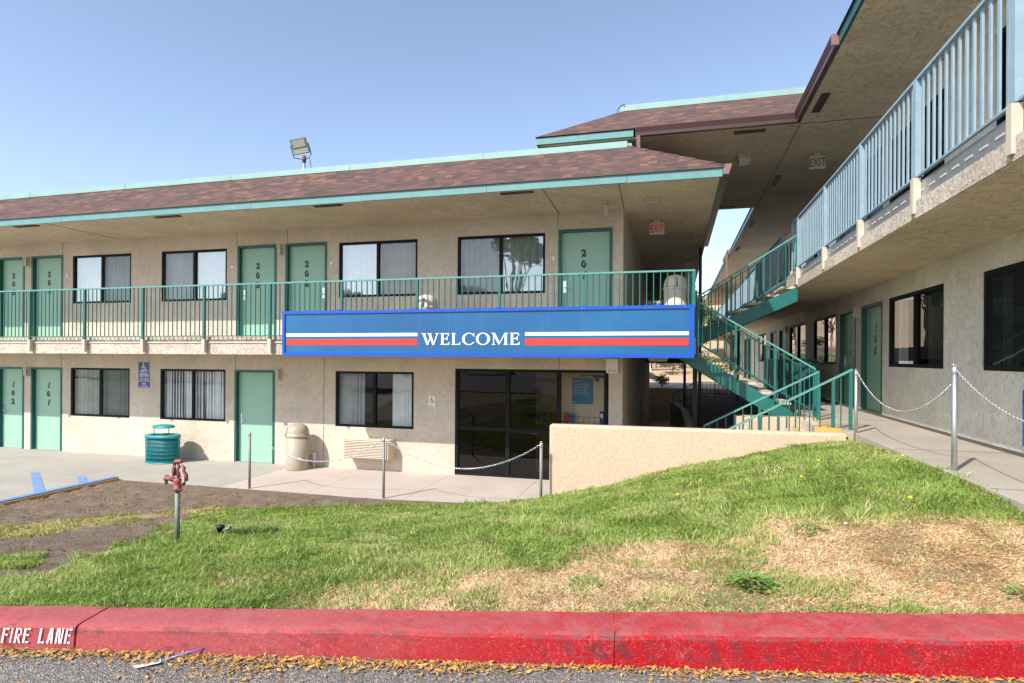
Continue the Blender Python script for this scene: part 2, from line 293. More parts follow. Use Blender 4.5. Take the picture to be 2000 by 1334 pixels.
    def build(s, name, mats, parent=None, bevel=0, kind=None, seg=2):
        org = Vector((0, 0, 0)); p = parent
        while p is not None:
            org = ORG.get(p.name, org) if p.parent is None else org
            p = p.parent
        me = bpy.data.meshes.new(name); me.from_pydata([tuple(Vector(q)-org) for q in s.v], [], s.f)
        if not isinstance(mats, (list, tuple)): mats = [mats]
        for m in mats: me.materials.append(M[m] if isinstance(m, str) else m)
        me.polygons.foreach_set('material_index', s.m); me.polygons.foreach_set('use_smooth', s.sm)
        if s.uv:
            ul = me.uv_layers.new(name='uv')
            for fi, uvs in s.uv.items():
                pl = me.polygons[fi]
                for k, li in enumerate(pl.loop_indices): ul.data[li].uv = uvs[k]
        me.update(); o = bpy.data.objects.new(name, me); C.objects.link(o)
        if parent is not None: o.parent = parent
        if bevel:
            b = o.modifiers.new('b', 'BEVEL'); b.width = bevel; b.segments = seg; b.limit_method = 'ANGLE'; b.angle_limit = R(40)
        if kind: o['kind'] = kind
        return o
_gc = {}
def glyphs(txt, align, shear, bold):
    k = (txt, align, shear, bold)
    if k in _gc: return _gc[k]
    cu = bpy.data.curves.new('t', 'FONT'); cu.body = txt; cu.align_x = align; cu.align_y = 'BOTTOM_BASELINE' if False else 'BOTTOM'; cu.shear = shear; cu.offset = bold; cu.resolution_u = 3
    o = bpy.data.objects.new('t', cu); C.objects.link(o); bpy.context.view_layer.update()
    me = o.evaluated_get(bpy.context.evaluated_depsgraph_get()).to_mesh()
    r = ([(q.co.x, q.co.y) for q in me.vertices], [tuple(p.vertices) for p in me.polygons])
    if r[0]:
        y0 = min(q[1] for q in r[0]); r = ([(x, y-y0) for x, y in r[0]], r[1])
    o.evaluated_get(bpy.context.evaluated_depsgraph_get()).to_mesh_clear(); bpy.data.objects.remove(o); bpy.data.curves.remove(cu)
    _gc[k] = r; return r
def thing(name, label, cat, loc=(0, 0, 0), group=None):
    o = bpy.data.objects.new(name, None); C.objects.link(o); o.location = loc; o.empty_display_size = .2
    ORG[o.name] = Vector(loc); o['label'] = label; o['category'] = cat
    if group: o['group'] = group
    return o
def tag(o, label, cat, group=None):
    o['label'] = label; o['category'] = cat
    if group: o['group'] = group
    return o
def copy_tree(o, parent=None):
    c = o.copy(); C.objects.link(c); c.parent = parent
    for ch in list(o.children): copy_tree(ch, c)
    return c

# ================================================================ SETTING
# lawn height field: thin plate through surveyed points
def yk(x): return 2.45+.273*(x+3.55)          # back edge of the kerb
CP = [(x, yk(x), 1.09) for x in (-12, -10, -8, -6, -4.5, -3, -1.5, 0, 1.2, 2.4, 3.6)]
CP += [(x, 9.65, -.005) for x in (-12, -10.85, -9.5, -8, -6.5, -5)] + [(-4, 9.65, .02), (-3, 9.65, .06), (-2.2, 9.7, .17)]
CP += [(-.96, 9.88, .45), (-.15, 9.88, .71), (.95, 9.88, .98), (1.84, 9.88, 1.20), (2.5, 9.7, 1.30)]
CP += [(2.5, 8.8, 1.36), (2.5, 7.5, 1.385), (2.5, 6.3, 1.385), (2.5, 5.3, 1.34), (-10.85, 7.5, 0.0), (-10.85, 5.5, .2), (-12, 5, .3)]
CP = np.array(CP)
def _phi(r2): return .5*r2*np.log(np.maximum(r2, 1e-12))
_n = len(CP); _A = np.zeros((_n+3, _n+3)); _d = ((CP[:, None, :2]-CP[None, :, :2])**2).sum(-1); _A[:_n, :_n] = _phi(_d)+np.eye(_n)*.02
_A[:_n, _n] = 1; _A[:_n, _n+1:] = CP[:, :2]; _A[_n:, :_n] = _A[:_n, _n:].T; _w = np.linalg.solve(_A, np.r_[CP[:, 2], 0, 0, 0])
def hz(x, y):
    x = np.asarray(x, float); y = np.asarray(y, float); o = _w[_n]+_w[_n+1]*x+_w[_n+2]*y
    for k in range(_n): o = o+_w[k]*_phi((x-CP[k, 0])**2+(y-CP[k, 1])**2)
    return o
def inpoly(x, y, P):
    P = np.array(P); r = np.zeros(x.shape, bool); j = len(P)-1
    for i in range(len(P)):
        c = ((P[i, 1] > y) != (P[j, 1] > y)) & (x < (P[j, 0]-P[i, 0])*(y-P[i, 1])/(P[j, 1]-P[i, 1]+1e-12)+P[i, 0]); r ^= c; j = i
    return r
def vnoise(x, y, s, seed=0):      # smooth value noise
    g = np.random.default_rng(seed).random((64, 64)); u = x*s+31.3; v = y*s+17.7; i = np.floor(u).astype(int); j = np.floor(v).astype(int); a = u-i; b = v-j
    a = a*a*(3-2*a); b = b*b*(3-2*b); G = lambda p, q: g[p % 64, q % 64]
    return (G(i, j)*(1-a)+G(i+1, j)*a)*(1-b)+(G(i, j+1)*(1-a)+G(i+1, j+1)*a)*b
DIRT = [[(-11.3, 7.2), (-8.3, 5.5), (-8.34, 6.13), (-7.89, 6.79), (-7.33, 7.4), (-7.1, 8.08), (-6.23, 7.95), (-5.59, 8.34), (-5.0, 8.88), (-3.65, 9.2), (-3.3, 9.9), (-5.07, 9.99), (-7.91, 9.99), (-11.3, 9.99)],
        [(-7.2, 3.9), (-6.75, 4.81), (-6.86, 5.62), (-6.88, 6.95), (-6.79, 7.51), (-6.0, 6.2), (-5.43, 5.15), (-4.76, 4.3), (-4.5, 3.78), (-4.28, 3.4), (-4.09, 3.01), (-4.5, 2.6)]]
TUFT = [[(-5.6, 3.3), (-5.27, 3.79), (-5.09, 3.88), (-4.79, 3.63), (-4.61, 3.32), (-4.8, 2.9)]]
DRY = [([(-1.0, 4.44), (-0.53, 4.69), (-0.1, 4.53), (0.16, 4.97), (0.51, 5.07), (0.92, 5.26), (1.29, 5.31), (1.85, 5.36), (2.12, 5.21), (2.7, 5.11), (2.7, 3.95), (0.5, 3.4), (-0.87, 2.9), (-1.75, 2.6), (-1.75, 3.29), (-1.40, 3.85)], 1.0),
       ([(-3.36, 3.63), (-2.94, 3.99), (-2.44, 3.65), (-2.47, 3.25), (-2.91, 3.14), (-3.26, 3.18)], .55), ([(-2.26, 2.8), (-2.27, 3.18), (-1.74, 3.79), (-1.44, 3.97), (-1.47, 3.34), (-1.47, 2.7)], .8),
       ([(-8.45, 5.7), (-8.34, 6.13), (-7.89, 6.79), (-7.33, 7.4), (-7.1, 8.08), (-6.41, 8.18), (-6.43, 7.32), (-6.78, 6.85), (-6.76, 5.62), (-6.55, 4.81), (-6.22, 4.2)], .55),
       ([(0.33, 4.25), (0.54, 4.39), (0.64, 4.21), (0.65, 3.86), (0.35, 3.72), (0.25, 3.96)], -.4), ([(-0.11, 3.8), (0.26, 4.14), (0.28, 3.6), (-0.05, 3.45)], -.22), ([(0.41, 4.76), (0.78, 4.7), (0.68, 4.45), (0.42, 4.5)], -.6), ([(-0.45, 3.96), (-0.26, 4.16), (-0.28, 3.94), (-0.4, 3.83)], -.6), ([(0.57, 4.11), (0.89, 3.96), (0.89, 3.73), (0.62, 3.69)], -.4)]
def bare(x, y):
    w = (vnoise(x, y, 3, 1)-.5)*.35; w2 = (vnoise(x, y, 3, 2)-.5)*.35; r = np.zeros(np.shape(x), bool)
    for P in DIRT: r |= inpoly(x+w, y+w2, P)
    for P in TUFT: r &= ~inpoly(x+w, y+w2, P)
    return r
def dryness(x, y):
    r = np.zeros(np.shape(x)); w = (vnoise(x, y, 2.2, 3)-.5)*.6; w2 = (vnoise(x, y, 2.2, 4)-.5)*.6
    for P, k in DRY:
        a = np.zeros(np.shape(x))
        for ex, ey in ((0, 0), (.14, 0), (-.14, 0), (0, .14), (0, -.14), (.25, .2), (-.25, .2), (.25, -.2), (-.25, -.2)): a += inpoly(x+w+ex, y+w2+ey, P)/9.
        r = np.maximum(r, a*k) if k > 0 else r*(1+k*a)
    return r
# big ground sheet under everything
MB().box(-400, 400, -400, 400, -1.2, -.25).build('ground', 'hill', kind='structure')
# lawn terrain
nx, ny = 190, 110; mb = MB(); V = []
xs = np.linspace(-10.85, 2.52, nx); g = []
for i, x in enumerate(xs):
    y1 = 9.66 if x < -2.1 else 9.89
    ys = yk(x)-.02+(y1-yk(x)+.02)*np.linspace(0, 1, ny); g.append(np.c_[np.full(ny, x), ys])
g = np.array(g); X, Y = g[..., 0], g[..., 1]; Z = hz(X, Y); bm_ = bare(X, Y)
Z = Z+(vnoise(X, Y, 9, 5)-.5)*np.where(bm_, .075, .012)+(vnoise(X, Y, 22, 6)-.5)*np.where(bm_, .045, .006)
Z = Z+(hz(X, Y)-Z)*np.clip((Y-9.15)/.4, 0, 1)*np.where(X < -3, 1, 0)
Z = np.where(Y > 9.6, np.where(X < -5, np.minimum(Z, -.002), Z), Z)
mb.v = [tuple(p) for p in np.stack([X, Y, Z], -1).reshape(-1, 3)]
for i in range(nx-1):
    for j in range(ny-1):
        a = i*ny+j; mb.f.append((a, a+ny, a+ny+1, a+1)); mb.m.append(0 if (bm_[i, j] or bm_[i+1, j+1]) else 1); mb.sm.append(True)
mb.build('lawn_ground', ['dirt', 'soil'], kind='structure')
# street with gentle cross fall
mb = MB()
def zs(x): return .957-.016*max(-6, min(6, x+.8))
xs = [-80, -40, -20]+list(np.linspace(-12, 8, 41))+[20, 40, 80]
for i in range(len(xs)-1):
    a, b = xs[i], xs[i+1]; ya, yb = yk(a)-.10, yk(b)-.10
    mb.poly([(a, -80, zs(a)), (b, -80, zs(b)), (b, yb, zs(b)), (a, ya, zs(a))], smooth=True)
mb.build('street', 'asphalt', kind='structure')
# red kerb in sections with joints, bevelled nose and battered face
kerb = thing('kerb', 'red painted concrete kerb with fire lane lettering along the street', 'kerb', (-.8, 3.0, .95))
def kpt(x):
    f = (x+3.36)/5.05; fy = 2.32+.2515*(x+3.36); return fy
def ksec(a, b, first=False):
    mb = MB(); n = max(2, int((b-a)/.12)); rows = []
    for i in range(n+1):
        x = a+(b-a)*i/n; y = kpt(x); yb = yk(x*1.0)+.0; w = (math.sin(x*3.1)+math.sin(x*7.7+1))*.003
        zt = 1.110+.012*min(1, max(0, (-x-1)/2))+w*.6; zb = zs(x)-.08
        rows.append([(x, y-.035+w, zb), (x, y-.020+w, zt-.026), (x, y-.009+w, zt-.009), (x, y+.016+w, zt-.003), (x, y+.05, zt), (x-.03, yb, zt+.001), (x-.03, yb+.03, zt-.2)])
    for i in range(n):
        for j in range(6): mb.poly([rows[i][j], rows[i+1][j], rows[i+1][j+1], rows[i][j+1]])
    mb.poly(rows[0][::-1]); mb.poly(rows[-1]); return mb
for a, b in ((-14, -6.7), (-6.69, -2.962), (-2.950, -.294), (-.290, 3.8), (3.812, 9)):
    ksec(a, b).build('kerb_section', 'kerb', kerb)
# stencilled lettering on the kerb face
kf = Fr((0, 0, 0), (1, 0, 0), (0, -1, 0))
class KFr:
    def __call__(s, a, d, z):
        y = kpt(a); f = (z-(zs(a)-.08))/(1.096-(zs(a)-.08)); return Vector((a, y-.035+.015*f-d-.004, z))
mb = MB()
def stencil(mb, ch, x, z, w, h):
    S = .17*w+.004; g = .006; K = KFr(); sh = .12
    def bx(x0, x1, z0, z1): mb.poly([K(x+x0+sh*z0, .001, z+z0), K(x+x1+sh*z0, .001, z+z0), K(x+x1+sh*z1, .001, z+z1), K(x+x0+sh*z1, .001, z+z1)])
    def ln(x0, z0, x1, z1, t_=S): mb.poly([K(x+x0-t_/2+sh*z0, .001, z+z0), K(x+x0+t_/2+sh*z0, .001, z+z0), K(x+x1+t_/2+sh*z1, .001, z+z1), K(x+x1-t_/2+sh*z1, .001, z+z1)])
    if ch in 'FEL':
        bx(0, S, 0, h)
        if ch in 'FE': bx(S+g, w, h-S, h); bx(S+g, w*.85, h*.48, h*.48+S)
        if ch in 'EL': bx(S+g, w, 0, S)
    if ch == 'I': bx(0, S, 0, h)
    if ch == 'R': bx(0, S, 0, h); bx(S+g, w*.8, h-S, h); bx(w*.8, w, h*.55, h-S*.6); bx(S+g, w*.8, h*.45, h*.45+S); ln(w*.5, h*.40, w*.95, 0)
    if ch == 'A': ln(S*.5, 0, w*.42, h); ln(w-S*.5, 0, w*.62, h); bx(w*.38, w*.66, h*.25, h*.25+S*.8)
    if ch == 'N': bx(0, S*.8, 0, h); bx(w-S*.8, w, 0, h); ln(S*1.35, h, w-S*1.35, 0, S*.75)
x = -3.325; zb_ = 1.026
for ch in 'FIRE LANE':
    w = {'I': .009, ' ': .024}.get(ch, .034 if ch == 'N' else .030)
    if ch != ' ': stencil(mb, ch, x, zb_, w, .074)
    x += w+.0125
o = mb.build('lettering', 'signwhite', kerb)
# pavements
mb = MB(); mb.box(-60, -8.41, 9.65, 12.07, -.15, 0); mb.build('walkway_grey', 'walk_l', kind='structure')
mb = MB(); xs = [-8.4, -6.52, -4.62, -2.72, -.8, .35]
for a, b in zip(xs, xs[1:]): mb.box(a+.004, b-.004, 9.90 if a > -2.8 else 9.65, 12.07, -.15, 0)
mb.box(-2.716, -2.05, 9.65, 9.896, -.15, 0)
mb.box(-1.0, .25, 12.075, 24.9, -.15, 0); mb.box(-60, 3, 9.66, 12.0, -.16, -.012, 1)
mb.build('walkway_pale', ['walk_p', 'joint'], kind='structure')
# parking lot left of the lawn with ramp to the street
mb = MB(); n = 12
for i in range(n):
    a = -60+(49.1)*i/n; b = -60+49.1*(i+1)/n
    for (t0, t1) in ((0, 4), (4, 8)):
        def zz(x, t_): return max(0, .95*(1-t_/4))-.004
        def yy(x, t_): return yk(x)-.1+t_ if t_ < 8 else 9.65
        mb.poly([(a, yy(a, t0), zz(a, t0)), (b, yy(b, t0), zz(b, t0)), (b, yy(b, t1), zz(b, t1)), (a, yy(a, t1), zz(a, t1))])
mb.build('parking_lot', 'walk_l', kind='structure')
def decal(name, pts, mat, z=.004):
    MB().poly([(*p, z) for p in pts]).build(name, mat, kind='structure')
decal('bay_stripe', [(-10.94, 8.10), (-10.93, 8.30), (-13.02, 9.73), (-13.18, 9.68)], 'stripe')
decal('bay_stripe', [(-10.94, 8.95), (-10.93, 9.10), (-11.75, 9.72), (-11.90, 9.66)], 'stripe')
decal('bay_stripe', [(-10.94, 7.3), (-10.93, 7.5), (-14.1, 9.66), (-14.35, 9.64)], 'stripe')
MB().box(-10.93, -10.79, 3, 9.64, -.1, .06).build('bay_kerb', 'kerbblue', kind='structure', bevel=.01)
MB().box(-10.788, -10.755, 3, 9.62, -.1, .035).build('bay_kerb_edge', 'yellow', kind='structure')
# right walkway
mb = MB(); mb.box(2.42, 3.72, 9.9, 60, -.3, 1.43); mb.box(2.52, 3.72, 3.5, 9.897, -.3, 1.43)
mb.build('walkway_upper', 'walk_r', kind='structure', bevel=.01)
mb = MB()
for y in (11.9, 8.2, 5.9): mb.box(2.53, 3.71, y-.006, y+.006, 1.4301, 1.4325)
mb.build('walkway_joint', 'joint', kind='structure')

# hillside behind
nx2, ny2 = 70, 60; mb = MB(); xs = np.linspace(-160, 160, nx2); ys = 25.1+(np.linspace(0, 1, ny2)**1.6)*260
XX, YY = np.meshgrid(xs, ys, indexing='ij'); t_ = np.clip((YY-36)/110, 0, 3)
ZZ = 1.3+13*(1-np.exp(-1.6*t_))*(.75+.5*vnoise(XX, YY, .02, 9))+(vnoise(XX, YY, .15, 8)-.5)*np.clip((YY-36)/10, 0, 1)*1.2+vnoise(XX, YY, .012, 4)*np.clip((YY-90)/80, 0, 1)*10
mb.v = [tuple(p) for p in np.stack([XX, YY, ZZ], -1).reshape(-1, 3)]
for i in range(nx2-1):
    for j in range(ny2-1):
        a = i*ny2+j; mb.f.append((a, a+ny2, a+ny2+1, a+1)); mb.m.append(0 if ys[j] > 35.5 else 1); mb.sm.append(True)
mb.build('hillside', ['hill', 'lotfar'], kind='structure')

# ================================================================ BUILDING HELPERS
def wall_holes(fr, s0, s1, z0, z1, holes, th, mats, name, parent, bands=None):
    """solid wall of thickness th behind d=0 with rectangular holes (a0,a1,b0,b1)"""
    S = sorted({s0, s1, *[h[0] for h in holes], *[h[1] for h in holes]}); Zs = sorted({z0, z1, *[h[2] for h in holes], *[h[3] for h in holes]})
    S = [q for q in S if s0 <= q <= s1]; Zs = [q for q in Zs if z0 <= q <= z1]
    def solid(i, j):
        if not (0 <= i < len(S)-1 and 0 <= j < len(Zs)-1): return False
        a = (S[i]+S[i+1])/2; b = (Zs[j]+Zs[j+1])/2
        return not any(h[0] < a < h[1] and h[2] < b < h[3] for h in holes)
    mb = MB()
    for i in range(len(S)-1):
        for j in range(len(Zs)-1):
            if not solid(i, j): continue
            a0, a1, b0, b1 = S[i], S[i+1], Zs[j], Zs[j+1]
            mb.poly([fr(a0, 0, b0), fr(a1, 0, b0), fr(a1, 0, b1), fr(a0, 0, b1)]); mb.poly([fr(a1, -th, b0), fr(a0, -th, b0), fr(a0, -th, b1), fr(a1, -th, b1)])
            if not solid(i-1, j): mb.poly([fr(a0, -th, b0), fr(a0, 0, b0), fr(a0, 0, b1), fr(a0, -th, b1)])
            if not solid(i+1, j): mb.poly([fr(a1, 0, b0), fr(a1, -th, b0), fr(a1, -th, b1), fr(a1, 0, b1)])
            if not solid(i, j-1): mb.poly([fr(a0, -th, b0), fr(a1, -th, b0), fr(a1, 0, b0), fr(a0, 0, b0)])
            if not solid(i, j+1): mb.poly([fr(a0, 0, b1), fr(a1, 0, b1), fr(a1, -th, b1), fr(a0, -th, b1)])
    return mb.build(name, mats, parent)
def curtain_mesh(fr, a0, a1, z0, z1, d, amp=.05, per=.15, seed=0):
    rr = random.Random(seed); mb = MB(); n = int((a1-a0)/.014)+2; pts = []; ph = rr.random()*6
    for i in range(n+1):
        a = a0+(a1-a0)*i/n; ph += .014/per*2*math.pi*(.7+.6*rr.random()); pts.append((a, d+amp*math.sin(ph)*(.6+.4*math.sin(a*5+seed))))
    for i in range(n): mb.poly([fr(pts[i][0], pts[i][1], z0), fr(pts[i+1][0], pts[i+1][1], z0), fr(pts[i+1][0], pts[i+1][1], z1), fr(pts[i][0], pts[i][1], z1)], smooth=True)
    return mb
def blinds_mesh(fr, a0, a1, z0, z1, d, w=.085, ang=.5, seed=0, gap=.0):
    rr = random.Random(seed); mb = MB(); a = a0
    while a < a1:
        t_ = ang*.7+rr.uniform(-.55, .45); c, s_ = math.cos(t_)*w/2, math.sin(t_)*w/2; tw = rr.uniform(-.25, .25)
        c2, s2_ = math.cos(t_+tw)*w/2, math.sin(t_+tw)*w/2
        mb.poly([fr(a-c2, d-s2_, z0), fr(a+c2, d+s2_, z0), fr(a+c, d+s_, z1), fr(a-c, d-s_, z1)]); a += w*(.82+rr.uniform(0, .22)+gap)
    return mb
def window(fr, par, s0, s1, z0, z1, left='b', right='d', cur=None, seed=0, fw=.05, bev=True, center=True):
    """left/right: glass kinds; 's' suffix adds an insect screen"""
    mb = MB(); d0, d1 = -.075, -.012
    mb.fbox(fr, s0, s0+fw, d0, d1, z0, z1); mb.fbox(fr, s1-fw, s1, d0, d1, z0, z1); mb.fbox(fr, s0+fw, s1-fw, d0, d1, z1-fw, z1); mb.fbox(fr, s0+fw, s1-fw, d0, d1+.004, z0, z0+fw)
    if center: c = (s0+s1)/2; mb.fbox(fr, c-.032, c+.032, d0, d1-.006, z0+fw, z1-fw)
    w = mb.build('window', 'bronze', par)
    c = (s0+s1)/2
    halves = ((s0+fw, c-.032, left), (c+.032, s1-fw, right)) if center else ((s0+fw, s1-fw, left),)
    for k, (a, b, g_) in enumerate(halves):
        kind = {'b': 'glass_b', 'd': 'glass_d', 'm': 'glass_m', 'g': 'glass_g', 'r': 'glass_r', 's': 'glass_s'}[g_[0]]
        dd = -.050-.012*k
        MB().poly([fr(a, dd, z0+fw), fr(b, dd, z0+fw), fr(b, dd, z1-fw), fr(a, dd, z1-fw)]).build('glass', kind, w)
        if len(g_) > 1:
            MB().poly([fr(a, -.03, z0+fw), fr(b, -.03, z0+fw), fr(b, -.03, z1-fw), fr(a, -.03, z1-fw)]).build('insect_screen', 'screen', w)
    for (kind, f0, f1, mat) in (cur or []):
        a = s0+(s1-s0)*f0; b = s0+(s1-s0)*f1
        m_ = curtain_mesh(fr, a, b, z0-.05, z1+.02, -.17, seed=seed) if kind == 'c' else blinds_mesh(fr, a, b, z0-.02, z1, -.16, seed=seed, gap=.04 if kind == 'g' else 0)
        m_.build('curtain' if kind == 'c' else 'blinds', mat, w)
    return w
def door(fr, par, s0, s1, z0, num=None, handle='l', mint='mint', zt=2.17, frm='teal_dk'):
    mb = MB(); f = .055; z1 = z0+zt
    mb.fbox(fr, s0, s0+f, -.13, .012, z0, z1); mb.fbox(fr, s1-f, s1, -.13, .012, z0, z1); mb.fbox(fr, s0+f, s1-f, -.13, .012, z1-f, z1)
    MBd = MB(); MBd.fbox(fr, s0+f, s1-f, -.13, -.085, z0+.01, z1-f); dr = MBd.build('door', mint, par)
    mb.build('door_frame', frm, dr)
    MB().fbox(fr, s0+f, s1-f, -.13, .0, z0-.003, z0+.012).build('threshold', 'steel', dr)
    hs = s0+f+.07 if handle == 'l' else s1-f-.07; k = 1 if handle == 'l' else -1
    hb = MB(); hb.fbox(fr, hs-.03, hs+.03, -.085, -.068, z0+.90, z0+1.14); hb.tube([fr(hs, -.07, z0+1.0), fr(hs, -.025, z0+1.0), fr(hs+k*.11, -.022, z0+1.0)], .010, 6); hb.build('handle', 'chrome', dr)
    MB().fbox(fr, (s0+s1)/2-.012, (s0+s1)/2+.012, -.085, -.078, z0+1.50, z0+1.525).build('peephole', 'steel', dr)
    if num:
        zz = z0+zt-.55
        for i, ch in enumerate(num):
            nb = MB(); nb.text(ch, fr, (s0+s1)/2-.035, -.084+.001*i, zz-i*.225, .19, bold=.055, shear=.28 if ch == '1' else .0, sx=1.05 if fr is not RW else 1.35)
            nb.build('numeral', 'numeral', dr)
    return dr
def vent(par, x0, x1, y0, y1, z, mat='gutter'):
    mb = MB(); mb.box(x0, x1, y0, y1, z-.012, z-.002)
    n = 7
    for i in range(n):
        y = y0+(y1-y0)*(i+.5)/n; mb.box(x0+.01, x1-.01, y-.004, y+.004, z-.02, z-.0125)
    mb.build('vent', mat, par)
def joints(par, segs, z, mat='shadowgap'):
    mb = MB()
    for (x0, y0, x1, y1) in segs: mb.bar((x0, y0, z), (x1, y1, z), .012, .006)
    mb.build('control_joint', mat, par)

L = Fr((0, 12.07, 0), (1, 0, 0), (0, -1, 0)); RW = Fr((3.72, 0, 0), (0, -1, 0), (-1, 0, 0))
F2 = 2.92; XL = -24.0
# ================================================================ LEFT WING
lw = thing('motel_wing', 'two storey beige stucco motel wing behind the blue welcome sign', 'building', (-10, 12.07, 0))
dw = [(-17.62, -16.68), (-16.44, -15.37)]
updoors = [(-17.62, -16.68, '205', 'l'), (-16.44, -15.36, '204', 'r'), (-10.01, -8.94, '203', 'l'), (-8.70, -7.62, '202', 'r'), (-2.32, -1.23, '201', 'l')]
upwins = [(-15.04, -13.15), (-12.22, -10.31), (-7.32, -5.41), (-4.49, -2.59)]
lodoors = [(-17.62, -16.68, '102', 'l'), (-16.44, -15.37, '101', 'r'), (-10.07, -8.97, None, 'l')]
lowins = [(-15.09, -13.18), (-12.24, -10.33), (-7.39, -5.48)]
SX0, SX1 = -4.53, -1.29
H = [(a, b, F2, F2+2.17) for a, b, *_ in updoors]+[(a, b, 3.82, 5.05) for a, b in upwins]+[(a, b, 0, 2.17) for a, b, *_ in lodoors]+[(a, b, .93, 2.17) for a, b in lowins]
H.append((SX0, SX1, 0, 2.255))
wall_holes(L, XL, -1.02, -.1, 2.52, H, .2, 'stucco', 'wall', lw); wall_holes(L, XL, -1.02, 2.925, 5.44, H, .2, 'stucco', 'wall', lw)
SW = Fr((-1.02, 0, 0), (0, 1, 0), (1, 0, 0))
wall_holes(SW, 12.272, 24.8, -.1, 2.52, [(18.2, 19.2, 0, 2.1)], .2, 'stucco', 'wall', lw); wall_holes(SW, 12.272, 24.8, 2.925, 5.44, [], .2, 'stucco', 'wall', lw)
mb = MB(); mb.box(XL, -1.3, 20.5, 20.7, -.1, 5.4); mb.box(XL-.2, XL, 12.2, 20.5, -.1, 5.4); mb.build('back_wall', 'stucco', lw)
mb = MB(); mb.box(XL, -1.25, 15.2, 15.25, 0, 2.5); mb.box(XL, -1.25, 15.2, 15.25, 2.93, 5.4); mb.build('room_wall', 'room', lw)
mb = MB(); mb.box(XL, -1.23, 12.29, 20.4, -.1, -.005); mb.build('room_floor', 'tile', lw)
# slab with fascia edge: lower stucco band and set-back ledge
mb = MB(); mb.box(XL, .27, 10.62, 12.068, 2.53, 2.80, 0); mb.box(XL, .27, 10.645, 12.068, 2.801, 2.90, 0); mb.box(XL, -1.0, 12.07, 20.5, 2.521, 2.92, 0); mb.box(-.999, .27, 12.07, 24.8, 2.53, 2.90)
mb.box(XL, .275, 10.60, 10.66, 2.765, 2.785, 1)
mb.build('floor_slab', ['slabedge', 'bracket'], lw)
MB().box(XL, .262, 10.632, 24.7, 2.523, 2.529).build('soffit_lower', 'soffit', lw)
for d_ in updoors: door(L, lw, d_[0], d_[1], F2, d_[2], d_[3])
for d_ in lodoors: door(L, lw, d_[0], d_[1], .0, d_[2], d_[3])
window(L, lw, *upwins[0], 3.82, 5.05, 'b', 'ds', [('c', 0, 1, 'curtain_w')], 1)
window(L, lw, *upwins[1], 3.82, 5.05, 'ms', 'b', [('c', 0, 1, 'curtain_w')], 2)
window(L, lw, *upwins[2], 3.82, 5.05, 'b', 'd', [('c', 0, .52, 'curtain_w'), ('c', .52, 1, 'curtain_o')], 3)
window(L, lw, *upwins[3], 3.82, 5.05, 'ms', 'b', [('c', 0, 1, 'curtain')], 4)
window(L, lw, *lowins[0], .93, 2.17, 'm', 'ds', [('c', 0, 1, 'curtain_g')], 5)
window(L, lw, *lowins[1], .93, 2.17, 'd', 'd', [('g', 0, 1, 'curtain_w')], 6)
window(L, lw, *lowins[2], .93, 2.17, 'ds', 'd', [('v', 0.03, .33, 'curtain_w'), ('v', .72, .99, 'curtain_w')], 7)
# storefront
mb = MB(); zt = 2.255; fr = L
for a, b in ((SX0, SX0+.07), (-3.42, -3.33), (-2.34, -2.26), (SX1-.09, SX1-.02)): mb.fbox(fr, a, b, -.12, -.02, 0.002, zt-.06)
mb.fbox(fr, SX0, SX1, -.12, -.015, zt-.06, zt)
mb.fbox(fr, SX0+.07, -3.42, -.11, -.025, .96, 1.03); mb.fbox(fr, -3.33, -2.34, -.11, -.025, .94, 1.02); mb.fbox(fr, SX0+.07, -3.42, -.11, -.025, .002, .06); mb.fbox(fr, -3.33, -2.34, -.11, -.025, .002, .06)
sf = mb.build('storefront', 'bronze', lw)
for a, b, z0, z1 in ((SX0+.07, -3.42, .06, .96), (SX0+.07, -3.42, 1.03, 2.195), (-3.33, -2.34, .06, .94), (-3.33, -2.34, 1.02, 2.195)):
    MB().poly([fr(a, -.06, z0), fr(b, -.06, z0), fr(b, -.06, z1), fr(a, -.06, z1)]).build('glass', 'glass_s', sf)
mb = MB(); mb.fbox(fr, -1.62, -1.40, -.16, -.125, 2.10, 2.16); mb.bar(fr(-1.9, -.17, 2.14), fr(-1.55, -.20, 2.15), .03, .02); mb.fbox(fr, -1.58, -1.50, -.2, -.161, 2.02, 2.10); mb.build('door_closer', 'black', sf)
mb = MB(); mb.fbox(fr, -1.395, -1.37, -.9, -.13, .01, 2.12); mb.build('open_door_leaf', 'bronze', sf)
MB().box(-2.98, -1.25, 13.0, 13.1, 0, 2.5).build('lobby_wall', 'lobby', lw)
MB().box(-3.05, -2.985, 13.0, 15.1, 0, 2.5).build('lobby_wall', 'room', lw)
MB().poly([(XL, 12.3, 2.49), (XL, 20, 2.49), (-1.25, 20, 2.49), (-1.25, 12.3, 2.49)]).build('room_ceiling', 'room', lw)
joints(lw, [], 0)
mb = MB()
for x, z0, z1 in ((-7.68, .0, 2.52), (-2.29, 2.26, 2.52), (-10.05, 2.18, 2.52), (-15.4, 2.18, 2.52), (-2.33, 5.10, 5.44), (-8.66, 5.10, 5.44), (-10.03, 5.1, 5.44), (-15.38, 5.10, 5.44), (-12.9+.0, 5.44, 5.44)):
    if z1 > z0: mb.fbox(L, x-.006, x+.006, -.01, .002, z0, z1)
mb.build('control_joint', 'joint', lw)
